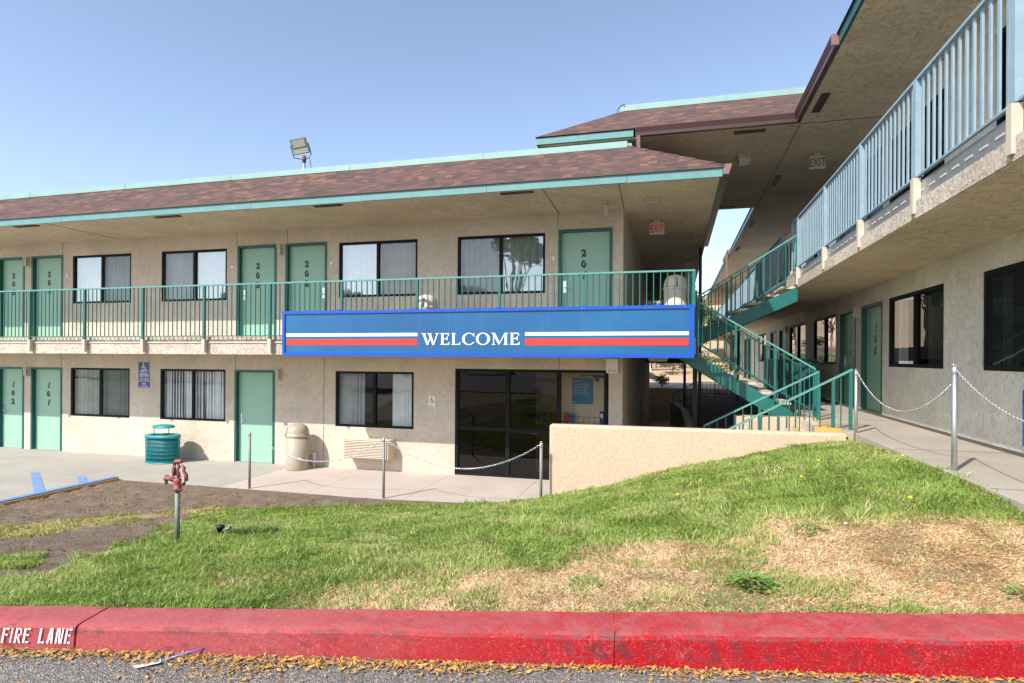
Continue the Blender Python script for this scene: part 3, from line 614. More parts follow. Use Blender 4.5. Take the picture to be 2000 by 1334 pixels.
# roof: eave 10.15, ridge 11.75, hip at the right end
E0, EX, ZE, ZR, YR, RX = 10.15, .70, 5.56, 6.55, 11.75, -.90
sl = math.hypot(YR-E0, ZR-ZE)
mb = MB(); XF = XL-1.2
mb.poly([(XF, E0-.03, ZE), (EX+.03, E0-.03, ZE), (RX, YR, ZR), (XF, YR, ZR)], 0, [(XF, 0), (EX, 0), (RX, sl), (XF, sl)])
mb.poly([(EX+.03, E0-.03, ZE), (EX+.03, 26, ZE), (RX, 26, ZR), (RX, YR, ZR)], 0, [(50, 0), (66, 0), (66, sl), (51.6, sl)])
mb.poly([(XF, E0-.03, ZE-.02), (XF, 26, ZE-.02), (EX+.03, 26, ZE-.02), (EX+.03, E0-.03, ZE-.02)], 1)
mb.poly([(EX+.03, E0-.03, ZE-.02), (EX+.03, E0-.03, ZE), (XF, E0-.03, ZE), (XF, E0-.03, ZE-.02)], 1); mb.poly([(EX+.03, 26, ZE-.02), (EX+.03, 26, ZE), (EX+.03, E0-.03, ZE), (EX+.03, E0-.03, ZE-.02)], 1)
mb.poly([(XF, YR, ZR-.01), (RX, YR, ZR-.01), (RX, 26, ZR-.01), (XF, 26, ZR-.01)], 1)
roof = mb.build('roof', ['shingle', 'joint'], lw)
mb = MB(); hp0 = Vector((EX+.03, E0-.03, ZE)); hp1 = Vector((RX, YR, ZR)); N_ = 12
for i in range(N_):
    a = hp0.lerp(hp1, i/N_); b = hp0.lerp(hp1, (i+1.25)/N_); lift = Vector((0, 0, .012+.006*(i % 2))); w1 = Vector((-.14, 0, -.035)); w2 = Vector((0, .14, -.035)); d0 = Vector((0, 0, .012))
    mb.poly([a+w1+lift+d0, a+lift+d0, b+lift, b+w1+lift], 0, [(i*.19, 0), (i*.19, .1), (i*.19+.19, .1), (i*.19+.19, 0)]); mb.poly([a+lift+d0, a+w2+lift+d0, b+w2+lift, b+lift], 0, [(i*.19, 0), (i*.19, .1), (i*.19+.19, .1), (i*.19+.19, 0)])
mb.build('hip_cap', 'shingle', roof)
mb = MB(); x = XF
while x < RX-.1:
    x2 = min(x+3.05, RX-.02); dz = .006*math.sin(x*2.3); mb.box(x, x2-.004, YR-.05, YR+.06, ZR-.02+dz, ZR+.10+dz); mb.box(x-.03, x+.05, YR-.056, YR+.062, ZR-.02+dz, ZR+.105+dz); x = x2
mb.box(RX-.06, RX+.05, YR+.1, 26, ZR-.02, ZR+.10); mb.build('ridge_flashing', 'ridge', roof)
mb = MB(); x = XF
while x < EX:
    x2 = min(x+2.44, EX); dz = .004*math.sin(x*1.7); mb.box(x, x2-.005, E0, E0+.035, 5.405+dz, ZE-.022); x = x2
mb.build('fascia', 'fascia', lw)
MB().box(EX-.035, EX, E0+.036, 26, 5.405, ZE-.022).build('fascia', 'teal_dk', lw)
mb = MB(); mb.hexa([(EX+.002, E0+.05, 5.43), (EX+.09, E0+.05, 5.43), (EX+.09, 16.6, 5.43), (EX+.002, 16.6, 5.43), (EX+.002, E0+.05, ZE+.02), (EX+.13, E0+.05, ZE+.02), (EX+.13, 16.6, ZE+.02), (EX+.002, 16.6, ZE+.02)]); g_ = mb.build('gutter', 'gutter', lw)
mb = MB(); mb.hexa([(EX+.002, E0-.02, 5.43), (EX+.09, E0-.02, 5.43), (EX+.09, E0+.046, 5.43), (EX+.002, E0+.046, 5.43), (EX+.002, E0-.02, ZE+.03), (EX+.14, E0-.02, ZE+.03), (EX+.14, E0+.046, ZE+.03), (EX+.002, E0+.046, ZE+.03)]); mb.build('end_cap', 'gutter_end', g_)
mb = MB(); mb.box(XF, EX-.037, E0+.037, 12.068, 5.412, 5.44); mb.box(-1.018, EX-.037, 12.068, 25.9, 5.412, 5.44); mb.build('soffit', 'soffit', lw)
joints(lw, [(-2.24, 10.2, -2.30, 12.05), (-.94, 10.2, -1.0, 12.05), (-13.5, 10.2, -13.5, 12.05)], 5.410)
for a, b in ((-14.53, -13.85), (-10.61, -9.97), (-6.80, -6.19), (-3.03, -2.43), (-18.4, -17.7)): vent(lw, a, b, 10.26, 10.36, 5.412)
vent(lw, .26, .40, 14.6, 15.6, 5.412); vent(lw, .26, .40, 19.0, 20.0, 5.412)
MB().box(-1.018, .26, 21.0, 21.15, 4.45, 5.41).build('header_panel', 'gutter', lw)
MB().box(-1.018, .27, 21.6, 21.8, 2.33, 2.522).build('header_beam', 'joint', lw)
# slab post
posts = thing('support_post', 'black steel post carrying the gutter corner behind the stair', 'post', (.60, 16.6, .9)); MB().box(.56, .64, 16.56, 16.64, .9, 5.41).build('shaft', 'black', posts)
MB().box(.52, .68, 16.52, 16.68, .9, .93).build('base_plate', 'black', posts)
for (x, y, z, z1, lb) in ((.38, 13.1, .9, 2.53, 'black steel post under the lower stair landing, nearest the planter edge'), (.27, 20.5, .9, 2.33, 'slimmer black post under the landing beside the sunlit gap'), (1.9, 20.6, 1.1, 3.9, 'black post deep in shade behind the lower stair flight')):
    p = thing('support_post', lb, 'post', (x, y, z), 'black posts under the stair'); MB().box(x-.045, x+.045, y-.045, y+.045, z, z1).build('shaft', 'black', p); MB().box(x-.09, x+.09, y-.09, y+.09, z, z+.02).build('base_plate', 'black', p)

# ================================================================ RIGHT WING + LINK ROOF
rw = thing('motel_wing', 'taller motel wing on the right with grey stucco wall and blue balcony', 'building', (3.72, 12, 1.43))
z1f, z2f = 1.43, 4.35; YN, YF = 4.6, 52
Rd_lo = [(-14.03, -12.72, '155', 'r'), (-15.78, -14.46, '156', 'l'), (-24.4, -22.9, '157', 'l'), (-26.6, -25.1, '158', 'l'), (-34.5, -33.2, '159', 'l'), (-36.4, -35.1, '160', 'l')]
Rw_lo = [(-12.40, -10.04), (-8.89, -6.5), (-18.62, -16.15), (-22.35, -19.70), (-30.5, -28), (-41, -38.6)]
Rd_up = [(-14.03, -12.72, '255', 'r'), (-15.78, -14.46, '256', 'l'), (-24.4, -22.9, None, 'l')]
Rw_up = [(-12.40, -10.04), (-8.6, -6.9), (-18.62, -16.15), (-22.35, -19.70)]
H = [(a, b, z1f, z1f+2.17) for a, b, *_ in Rd_lo]+[(a, b, z1f+.94, z1f+2.18) for a, b in Rw_lo]+[(a, b, z2f, z2f+2.17) for a, b, *_ in Rd_up]+[(a, b, z2f+.6, z2f+2.10) for a, b in Rw_up]
wall_holes(RW, -YF, -YN, 1.2, 3.965, H, .2, 'stucco_r', 'wall', rw); wall_holes(RW, -YF, -YN, z2f+.005, 6.86, H, .2, 'stucco_r', 'wall', rw)
mb = MB(); mb.box(3.72, 3.92, YN, YN+.001, 0, .001); mb.box(5.5, 5.55, YN, YF, 0, 3.96); mb.box(5.5, 5.55, YN, YF, 4.35, 6.8); mb.build('room_wall', 'room', rw)
MB().box(3.925, 10, YN-.2, YN-.002, 1, 6.86).build('end_wall', 'stucco_r', rw)
MB().box(10, 10.2, YN-.2, YF, 0, 6.86).build('back_wall', 'stucco_r', rw)
for d_ in Rd_lo: door(RW, rw, d_[0], d_[1], z1f, d_[2], d_[3], 'mint_r')
for d_ in Rd_up: door(RW, rw, d_[0], d_[1], z2f, d_[2], d_[3], 'navy')
z0, z1 = z1f+.94, z1f+2.18
window(RW, rw, *Rw_lo[0], z0, z1, 'd', 'g', [('c', 0, .14, 'curtain_w'), ('c', .56, 1, 'curtain_g')], 11, fw=.06)
window(RW, rw, *Rw_lo[1], z0, z1, 'gs', 'gs', [('c', 0.04, .12, 'curtain_g'), ('c', .3, 1, 'curtain_g')], 12, fw=.07, center=False)
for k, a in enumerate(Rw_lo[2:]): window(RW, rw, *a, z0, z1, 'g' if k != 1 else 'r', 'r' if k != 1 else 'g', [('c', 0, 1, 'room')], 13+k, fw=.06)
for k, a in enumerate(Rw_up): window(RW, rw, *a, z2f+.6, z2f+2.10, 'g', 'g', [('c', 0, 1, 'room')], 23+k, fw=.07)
mb = MB(); mb.box(2.38, 3.718, YN, YF, 3.962, 4.14, 0); mb.box(2.43, 3.718, YN, YF, 4.141, 4.345, 1); mb.box(3.72, 10, YN, YF, 3.966, 4.34, 0)
mb.build('floor_slab', ['slabedge', 'steel'], rw)
mb = MB(); y = YN+.1
while y < 13.9: mb.box(2.424, 2.429, y, y+.13, 4.235, 4.255); y += .26
mb.build('ledge_light_gaps', 'slot_light', rw)  # pale bars painted as light gaps in the ledge, nothing is cut
MB().box(2.392, 3.716, YN+.01, YF-.1, 3.952, 3.961).build('soffit_lower', 'soffit', rw)
mb = MB(); mb.box(3.695, 3.718, YN, 40, 1.431, 1.47); mb.build('base_trim', 'joint', rw)
# upper soffit covers right wing and link between the wings
mb = MB(); mb.box(2.19, 3.718, YN-.6, 12.10, 6.865, 6.88); mb.box(-2.74, 3.718, 12.19, 18.66, 6.865, 6.88); mb.box(2.19, 3.718, 12.101, 12.189, 6.865, 6.88); mb.box(2.19, 3.718, 18.661, YF, 6.865, 6.88); mb.build('soffit', 'soffit', rw)
joints(rw, [(2.2, 12.25, 2.2, 18.6), (2.2, 12.2, 3.7, 12.2)], 6.862)
mb = MB(); UE, UZ, UR, URZ = 12.12, 7.02, 13.78, 8.06
X0, X1 = -2.80, 2.15; su = math.hypot(UR-UE, URZ-UZ)
mb.poly([(X0-.02, UE-.03, UZ), (3.8, UE-.03, UZ), (3.8, UR, URZ), (-1.18, UR, URZ)], 0, [(X0, 0), (3.8, 0), (3.8, su), (-1.18, su)])
mb.poly([(X0-.02, 18.7, UZ), (X0-.02, UE-.03, UZ), (-1.18, UR, URZ), (-1.18, 17.1, URZ)], 0, [(30, 0), (36.6, 0), (35, su), (31.6, su)])
mb.poly([(3.8, 18.7, UZ), (X0-.02, 18.7, UZ), (-1.18, 17.1, URZ), (3.8, 17.1, URZ)], 0, [(40, 0), (46.5, 0), (45, su), (40, su)])
mb.poly([(-1.18, UR, URZ), (3.8, UR, URZ), (3.8, 17.1, URZ), (-1.18, 17.1, URZ)], 1)
# right wing main slope (faces -X)
mb.poly([(2.12, UE-.03, UZ), (2.12, YN-.7, UZ), (3.8, YN-.7, URZ), (3.8, UE, URZ)], 0, [(0, 0), (8, 0), (8, su), (0, su)])
mb.poly([(2.12, YF, UZ), (2.12, 18.7, UZ), (3.8, 18.7, URZ), (3.8, YF, URZ)], 0, [(0, 0), (33, 0), (33, su), (0, su)])
mb.poly([(3.8, YN-.7, URZ), (12, YN-.7, URZ), (12, YF, URZ), (3.8, YF, URZ)], 1); mb.poly([(2.12, YN-.7, UZ-.01), (12, YN-.7, UZ-.01), (12, YN-.7, URZ), (3.8, YN-.7, URZ)], 1)
mb.poly([(X0, UE, UZ-.012), (X0, 18.7, UZ-.012), (3.8, 18.7, UZ-.012), (3.8, UE, UZ-.012)], 1); mb.poly([(2.14, YN-.7, UZ-.012), (2.14, UE, UZ-.012), (12, UE, UZ-.012), (12, YN-.7, UZ-.012)], 1); mb.poly([(2.14, 18.7, UZ-.012), (2.14, YF, UZ-.012), (12, YF, UZ-.012), (12, 18.7, UZ-.012)], 1)
uroof = mb.build('roof', ['shingle', 'joint'], rw)
mb = MB()
for a, b in ((-1.16, 1.0), (1.004, 3.8)): mb.box(a, b, UR-.05, UR+.06, URZ-.02, URZ+.11)
mb.box(-1.24, -1.17, UR+.02, 17.1, URZ-.02, URZ+.10); mb.build('ridge_flashing', 'ridge', uroof)
mb = MB(); mb.box(X0, -.84, UE, UE+.04, 6.875, UZ-.015); mb.box(X0, X0+.04, UE+.041, 18.7, 6.865, UZ-.015); mb.build('fascia', 'fascia', rw)
mb = MB(); mb.box(-2.72, -.95, 12.26, 12.32, 6.54, 6.863, 0); mb.hexa([(-2.72, 12.10, 6.585), (-.95, 12.10, 6.585), (-.95, 12.255, 6.62), (-2.72, 12.255, 6.62), (-2.72, 12.10, 6.60), (-.95, 12.10, 6.60), (-.95, 12.255, 6.75), (-2.72, 12.255, 6.75)], 1); mb.box(-.95, -.9, 12.26, 16, 6.54, 6.863, 0); mb.build('roof_curb', ['teal_dk', 'ridge'], rw)
def gut(mb, p, q, n, z0=6.865, h=.15):    # K-style gutter, n = outward
    p = Vector(p); q = Vector(q); n = Vector(n); zz = lambda z: Vector((0, 0, z))
    mb.hexa([p+zz(z0), p+n*.075+zz(z0), q+n*.075+zz(z0), q+zz(z0), p+zz(z0+h*.45), p+n*.085+zz(z0+h*.45), q+n*.085+zz(z0+h*.45), q+zz(z0+h*.45)])
    mb.hexa([p+zz(z0+h*.45+.001), p+n*.09+zz(z0+h*.45+.001), q+n*.09+zz(z0+h*.45+.001), q+zz(z0+h*.45+.001), p+zz(z0+h), p+n*.125+zz(z0+h), q+n*.125+zz(z0+h), q+zz(z0+h)])
mb = MB(); gut(mb, (-.80, UE+.04, 0), (2.15, UE+.04, 0), (0, -1, 0)); gut(mb, (2.185, 9.30, 0), (2.185, UE-.09, 0), (-1, 0, 0)); g_ = mb.build('gutter', 'gutter', rw)
MB().box(2.06, 2.19, 9.26, 9.296, 6.865, 7.02).build('end_cap', 'gutter_end', g_)
mb = MB(); mb.bar((-.74, UE-.02, 6.87), (-.74, UE+.02, 6.62), .07, .07); mb.bar((-.74, UE+.02, 6.62), (-.74, 12.4, 6.5), .07, .07); mb.build('downspout', 'gutter_end', g_)
mb = MB(); mb.box(2.15, 2.19, YN-.68, 9.25, 6.868, UZ-.015); mb.box(2.15, 2.19, 18.72, YF, 6.868, UZ-.015); mb.box(X0+.05, 2.15, 18.66, 18.70, 6.868, UZ-.015); mb.box(2.19, 12, YN-.68, YN-.64, 6.868, UZ-.015); mb.build('fascia', 'teal_dk', rw)
mb = MB(); gut(mb, (2.148, 26.5, 0), (2.148, 29.4, 0), (-1, 0, 0), 6.86, .16); mb.bar((2.0, 26.6, 6.84), (2.0, 26.6, 4.3), .07, .07); mb.build('far_gutter', 'gutter_end', rw)
vent(rw, 1.05, 1.62, 12.30, 12.44, 6.865); vent(rw, 2.28, 2.42, 10.9, 11.7, 6.865); vent(rw, 2.26, 2.40, 15.5, 16.4, 6.865); vent(rw, 2.26, 2.40, 20.4, 21.4, 6.865); vent(rw, 2.26, 2.40, 25, 26, 6.865); vent(rw, .9, 1.6, 18.3, 18.5, 6.865)

# ================================================================ RAILINGS
def railing(name, label, group, p0, p1, posts_at, top=1.07, bot=.06, sp=.115, mat='teal', tmat='teal_top', pmat=None, pw=.05, br=.0115, post_drop=0, bracket=None, rect=None, tw=.05, nb=100, endposts=True):
    p0 = Vector(p0); p1 = Vector(p1); Ln = (p1-p0).length; t_ = thing(name, label, 'railing', p0, group); Z_ = Vector((0, 0, 1)); hd = Vector((p1.x-p0.x, p1.y-p0.y, 0)); HL = hd.length; hn = hd.normalized()
    at = lambda s_: p0+(p1-p0)*(s_/HL)
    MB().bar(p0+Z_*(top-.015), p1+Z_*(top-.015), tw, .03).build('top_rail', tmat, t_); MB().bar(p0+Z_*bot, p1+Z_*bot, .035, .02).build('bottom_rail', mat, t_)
    for s_ in posts_at:
        q = at(s_); MB().bar(q-Z_*post_drop, q+Z_*(top-.031), pw, pw).build('post', pmat or mat, t_)
        if bracket:
            b = bracket; n = Vector((b['n'])); MB().bar(q+n*b['off']+Z_*b['z0'], q+n*b['off']+Z_*b['z1'], b['w'], b['w']).build('bracket', 'bracket', t_)
    items = []; s_ = sp*.6
    while s_ < HL:
        if min([abs(s_-x) for x in posts_at] or [9]) > sp*.42: items.append(at(s_))
        s_ += sp
    items.sort(key=lambda q: (q-Vector((0, 0, 2.5))).length)
    def bal(mb, q):
        if rect: mb.hexa([q+hn*a+Vector((-hn.y, hn.x, 0))*b+Z_*z for z in (bot+.010, top-.031) for a, b in ((-rect[0]/2, -rect[1]/2), (rect[0]/2, -rect[1]/2), (rect[0]/2, rect[1]/2), (-rect[0]/2, rect[1]/2))])
        else: mb.tube([q+Z_*(bot+.010), q+Z_*(top-.031)], br, 6, cap=False)
    for q in items[:nb]:
        mb = MB(); bal(mb, q); mb.build('baluster', pmat or mat, t_)
    if items[nb:]:
        mb = MB()
        for q in items[nb:]: bal(mb, q)
        mb.build('baluster_row', pmat or mat, t_, kind='stuff')
    return t_
px = [-17.62, -16.02, -14.41, -12.79, -11.17, -9.57, -7.96, -6.33, -4.73, -3.11, -1.53, .28]
x0 = -20.8
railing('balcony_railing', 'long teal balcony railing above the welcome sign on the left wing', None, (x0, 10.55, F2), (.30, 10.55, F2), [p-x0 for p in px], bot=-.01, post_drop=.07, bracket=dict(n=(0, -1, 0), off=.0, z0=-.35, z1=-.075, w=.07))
railing('balcony_railing', 'short teal railing running back from the corner beside the beige bins', None, (.28, 10.62, F2), (.28, 12.1, F2), [.0, 1.45], bot=-.01, post_drop=.05)
railing('balcony_railing', 'pale blue balcony railing with flat bars high on the right wing', None, (2.41, 4.75, z2f), (2.41, 14.15, z2f), [.5, 2.4, 4.35, 6.4, 8.7, 9.3], bot=.05, sp=.137, mat='rail_blue', tmat='rail_blue', pmat='rail_blue', pw=.075, rect=(.036, .016), tw=.06, post_drop=-.04, bracket=dict(n=(1, 0, 0), off=-.02, z0=-.34, z1=.03, w=.075))
railing('balcony_railing', 'far stretch of blue balcony railing beyond the top of the stair', None, (2.41, 15.3, z2f), (2.41, 45, z2f), [0, 4, 8, 12, 16, 20, 24, 28], bot=.05, sp=.20, mat='rail_blue', pmat='rail_blue', pw=.07, rect=(.05, .018), tw=.06, nb=60)

# ================================================================ STEEL STAIR
st = thing('steel_stair', 'teal steel switchback stair with concrete treads between the two wings', 'stair', (1.3, 13.2, 1.43))
def flight(ya, yb, xa, za, xb, zb, nst, depth=.30, th=.05):
    """xa,za low end .. xb,zb high end of the stringer top edge"""
    for y in (ya, yb):
        mb = MB(); mb.hexa([(xa, y, za-depth), (xb, y, zb-depth), (xb, y+.012, zb-depth), (xa, y+.012, za-depth), (xa, y, za), (xb, y, zb), (xb, y+.012, zb), (xa, y+.012, za)])
        for o_ in (0, -depth): mb.hexa([(xa, y, za+o_), (xb, y, zb+o_), (xb, y+.06, zb+o_), (xa, y+.06, za+o_), (xa, y, za+o_+.010), (xb, y, zb+o_+.010), (xb, y+.06, zb+o_+.010), (xa, y+.06, za+o_+.010)])
        mb.build('stringer', 'teal', st)
    for i in range(nst):
        f = (i+.6)/nst; x = xa+(xb-xa)*f; z = za+(zb-za)*f+.085; w = abs(xb-xa)/nst*.5+.01
        MB().box(x-w, x+w, ya+.065, yb-.005, z-.05, z).build('tread', 'tread', st)
flight(12.2, 13.2, 2.10, 1.50, .05, 2.78, 7)
flight(13.5, 14.5, .35, 3.02, 2.40, 3.98, 6)
mb = MB(); mb.box(-.2, .40, 12.25, 14.6, 2.80, 2.90, 0); mb.box(-.2, .42, 12.19, 12.24, 2.55, 2.92, 1); mb.box(.405, .43, 12.25, 14.6, 2.62, 2.92, 1); mb.build('landing', ['tread', 'teal'], st)
mb = MB(); mb.box(2.35, 3.0, 13.4, 14.6, 4.02, 4.30); mb.build('top_landing', 'tread', st)
def srail(label, y, xa, za, xb, zb, npost, group='handrails of the steel stair'):
    """top of rail from (xa,za) to (xb,zb); .92 high"""
    HL = abs(xb-xa); railing('stair_railing', label, group, (xa, y, za-1.0), (xb, y, zb-1.0), [HL*k/(npost-1) for k in range(npost)], top=1.0, bot=.20, sp=.145, pw=.042, br=.010, tw=.04, post_drop=.05)
srail('near teal handrail of the lower steel flight, closest to the beige wall', 12.16, .40, 3.60, 2.47, 2.33, 4)
srail('teal handrail on the rear side of the lower steel flight', 13.24, .45, 3.60, 2.40, 2.38, 4)
srail('near teal handrail of the upper flight rising to the blue balcony', 13.46, .48, 3.86, 2.37, 5.05, 4)
srail('teal handrail on the rear side of the upper flight', 14.54, .48, 3.86, 2.37, 5.05, 4)
railing('landing_railing', 'small teal railing at the left edge of the stair landing', None, (.36, 12.2, F2-.1), (.36, 14.5, F2-.1), [0, 1.15, 2.25], top=1.0, bot=.1, sp=.14, pw=.045, br=.010, tw=.04)

# ================================================================ CONCRETE STAIR, RETAINING WALL, PLANTER
cs = thing('concrete_steps', 'concrete steps climbing behind the cream retaining wall', 'steps', (1.2, 10.9, 0))
mb = MB(); n = 9
for i in range(n): mb.box(.02+i*.265, 2.40, 10.12, 11.60, .159*i, .159*(i+1)-.0005)
mb.build('treads', 'tread', cs)
mb = MB(); mb.box(2.30, 2.415, 10.13, 11.59, 1.4315, 1.436); mb.box(1.95, 2.06, 10.13, 11.59, 1.273, 1.277); mb.box(2.14, 2.28, 10.105, 10.119, 1.1, 1.40); mb.hexa([(2.05, 10.106, 1.05), (2.42, 10.106, 1.30), (2.42, 10.118, 1.30), (2.05, 10.118, 1.05), (2.05, 10.106, 1.46), (2.42, 10.106, 1.46), (2.42, 10.118, 1.46), (2.05, 10.118, 1.46)]); mb.build('nosing_paint', 'yellow', cs)
sw = MB().box(1.06, 2.42, 11.64, 12.0, 0, 1.455).build('side_wall', 'retwall', cs, bevel=.02)
def crail(label, y, xa, za, xb, zb, posts):
    t_ = railing('step_railing', label, 'handrails of the concrete steps', (xa, y, za-1.0), (xb, y, zb-1.0), posts, top=1.0, bot=.08, sp=.145, pw=.045, br=.010, tw=.042, post_drop=.1)
crail('teal handrail on the far side of the concrete steps', 11.62, .50, 1.28, 2.42, 2.30, [0, .95, 1.90])
crail('teal handrail just behind the cream retaining wall', 10.20, .02, .95, 2.58, 2.36, [0, 1.25, 2.30, 2.54])
rwall = thing('retaining_wall', 'low cream stucco retaining wall behind the grass mound', 'wall', (.2, 9.9, 0))
MB().hexa([(-2.04, 9.90, -.2), (2.50, 9.90, -.2), (2.50, 10.10, -.2), (-2.04, 10.10, -.2), (-2.04, 9.90, 1.385), (2.50, 9.90, 1.40), (2.50, 10.10, 1.40), (-2.04, 10.10, 1.385)]).build('wall_body', 'retwall', rwall, bevel=.045, seg=4)
pw_ = thing('planter_wall', 'low dark planter wall curving under the stair', 'wall', (.3, 15, 0)); mb = MB(); P_ = [(.62, 12.02), (.42, 12.6), (.33, 13.4), (.30, 15), (.24, 18), (.05, 20.6), (-.1, 21.6)]
for (a, b) in zip(P_, P_[1:]): mb.hexa([(a[0]-.09, a[1], 0), (a[0]+.09, a[1], 0), (b[0]+.09, b[1], 0), (b[0]-.09, b[1], 0), (a[0]-.09, a[1], 1.0), (a[0]+.09, a[1], 1.0), (b[0]+.09, b[1], 1.0), (b[0]-.09, b[1], 1.0)])
mb.build('wall_body', 'walk_l', pw_)
mb = MB()
for i in range(20):
    for j in range(8):
        def q(i, j): x = .3+2.12*j/8; y = 12.01+12.8*i/20; return (x, y, .93+.30*(j/8)+.05*math.sin(i*2.1+j*3.3))
        mb.poly([q(i, j), q(i, j+1), q(i+1, j+1), q(i+1, j)], smooth=True)
mb.build('planter_soil', 'soil_dark', kind='structure')
fw = thing('garden_wall', 'long beige wall across the end of the shaded passage', 'wall', (0, 25, 0)); MB().box(-12, 2.4, 24.9, 25.08, -.1, 1.31).build('wall_body', 'retwall', fw)
railing('stair_railing', 'thin black handrail far off in the shade of the passage end', None, (-.12, 24.5, 0.55), (.72, 24.5, 1.05), [0, .84], top=.55, bot=.1, sp=.15, mat='black', tmat='black', pw=.03, br=.010, tw=.03)
railing('stair_railing', 'thin black level railing far off under the lower stair', None, (.74, 24.5, 1.05), (2.2, 24.5, 1.05), [.7, 1.4], top=.55, bot=.1, sp=.15, mat='black', tmat='black', pw=.03, br=.010, tw=.03)
ub = thing('utility_cabinet', 'large dark teal cabinet standing behind the steel stair', 'cabinet', (2.9, 17, 1.43)); MB().box(2.45, 3.3, 16.2, 18.4, 1.435, 2.46).build('housing', 'tealbox', ub, bevel=.02); MB().box(2.42, 3.33, 16.17, 18.43, 2.462, 2.50).build('lid', 'teal_dk', ub)

# ================================================================ WELCOME SIGN
sg = thing('welcome_sign', 'long blue sign with white WELCOME lettering and red and white stripes', 'sign', (-3.6, 10.35, 2.52)); SF = Fr((0, 10.36, 0), (1, 0, 0), (0, -1, 0))
a0, a1, b0, b1 = -7.52, .275, 2.525, 3.355
mb = MB(); mb.fbox(SF, a0, a1, -.16, -.012, b0, b1); mb.build('panel', 'signblue', sg)
mb = MB(); f = .045; mb.fbox(SF, a0-.01, a1+.01, -.165, .012, b1-.03, b1+.03); mb.fbox(SF, a0-.01, a1+.01, -.165, .012, b0-.02, b0+f); mb.fbox(SF, a0-.012, a0+f, -.167, .010, b0+f, b1-.03); mb.fbox(SF, a1-f-.02, a1+.012, -.167, .010, b0+f, b1-.03)
for x in (-6.33, -4.73, -3.11, -1.53, -.3): mb.fbox(SF, x-.035, x+.035, -.15, -.05, b1+.03, b1+.055)
mb.build('frame', 'signframe', sg)
for x in (-5.9, -4.25, -2.05, -.72):
    MB().fbox(SF, x-.002, x+.002, -.012, -.0112, b0+f, b1-.03).build('panel_seam', 'signframe', sg)
mb = MB()
for k in range(14): xx = a0+.25+k*.57; mb.tube([(xx, 10.348, b1-.0), (xx, 10.345, b1-.0)], .007, 6)
mb.build('frame_bolts', 'steel', sg, kind=None)
ZW0, ZW1, ZR0, ZR1 = 2.885, 2.945, 2.715, 2.835
for xa, xb in ((-7.45, -4.64), (-2.58, .20)):
    MB().fbox(SF, xa, xb, -.012, -.008, ZW0, ZW1).build('white_stripe', 'signwhite', sg); MB().fbox(SF, xa, xb, -.012, -.008, ZR0, ZR1).build('red_stripe', 'signred', sg)
def serif_word(mb, word, fr, x, z, h, d):
    k = [0]
    def P(pts):
        k[0] += 1; dd = d+.0005*(k[0] % 9); mb.poly([fr(x+px*h, dd, z+pz*h) for px, pz in pts])
    def stem(x0, w, z0=0, z1=1, so=.07, top=True, botm=True):
        P([(x0, z0), (x0+w, z0), (x0+w, z1), (x0, z1)])
        for ok, zz, dz in ((botm, z0, .045), (top, z1, -.045)):
            if ok: p_ = [(x0-so, zz), (x0+w+so, zz), (x0+w+so, zz+dz*.6), (x0+w, zz+dz*1.7), (x0, zz+dz*1.7), (x0-so, zz+dz*.6)]; P(p_ if dz > 0 else p_[::-1])
    def arm(x0, x1, z0, z1, up):   # horizontal arm with flared end
        P([(x0, z0), (x1, z0), (x1, z1), (x0, z1)]); e = .17 if up else -.17
        zz = z1 if up else z0; q = [(x1-.13, zz), (x1, zz), (x1+.03, zz+e), (x1, zz+e)]; P(q if up else q[::-1])
    def ring(cx, rx, ry, ix, iy, a_0, a_1, n=28, off=0):
        for i in range(n):
            A = a_0+(a_1-a_0)*i/n; B = a_0+(a_1-a_0)*(i+1)/n
            P([(cx+rx*math.cos(A), .5+ry*math.sin(A)), (cx+rx*math.cos(B), .5+ry*math.sin(B)), (cx+off+ix*math.cos(B), .5+iy*math.sin(B)), (cx+off+ix*math.cos(A), .5+iy*math.sin(A))]) ; k[0] -= 1
        k[0] += 1
    for ch in word:
        S = .155
        if ch == 'W':
            P([(.08, 1), (.26, 1), (.52, .02), (.44, -.02), (.40, -.02)]); P([(.44, -.02), (.50, -.02), (.72, .84), (.66, .84)])
            P([(.50, 1), (.68, 1), (.94, .02), (.86, -.02), (.82, -.02)]); P([(.86, -.02), (.92, -.02), (1.20, 1), (1.12, 1)])
            for a_, b_ in ((0, .34), (.43, .76), (1.02, 1.30)): P([(a_, .955), (b_, .955), (b_, 1.0), (a_, 1.0)])
            adv = 1.36
        elif ch == 'E': stem(.08, S); arm(.235, .60, .935, .999, False); arm(.235, .52, .49, .545, True); P([(.44, .49), (.52, .49), (.535, .38), (.51, .38)][::-1]); arm(.235, .64, .001, .065, True); adv = .78
        elif ch == 'L': stem(.08, S); arm(.235, .62, .001, .065, True); adv = .74
        elif ch == 'C': ring(.48, .46, .52, .32, .465, R(42), R(318), off=.03); P([(.78, .70), (.84, .70), (.86, .99), (.82, .99), (.79, .86)]); P([(.80, .14), (.86, .24), (.83, .26), (.74, .16)]); adv = .95
        elif ch == 'O': ring(.50, .48, .52, .31, .465, 0, 2*math.pi); adv = 1.06
        elif ch == 'M':
            stem(.13, .06, so=.10, top=False); stem(.90, S, so=.07, top=False); P([(.06, 1), (.25, 1), (.60, .12), (.52, .02), (.50, .02)]); P([(.50, .02), (.56, .02), (.96, 1), (.90, 1)])
            P([(.02, .955), (.25, .955), (.25, 1), (.02, 1)]); P([(.90, .955), (1.14, .955), (1.14, 1), (.90, 1)]); adv = 1.24
        x += adv*h
    return x
mb = MB(); xe = serif_word(mb, 'WELCOME', SF, 0, 0, .212, 0); wtot = xe
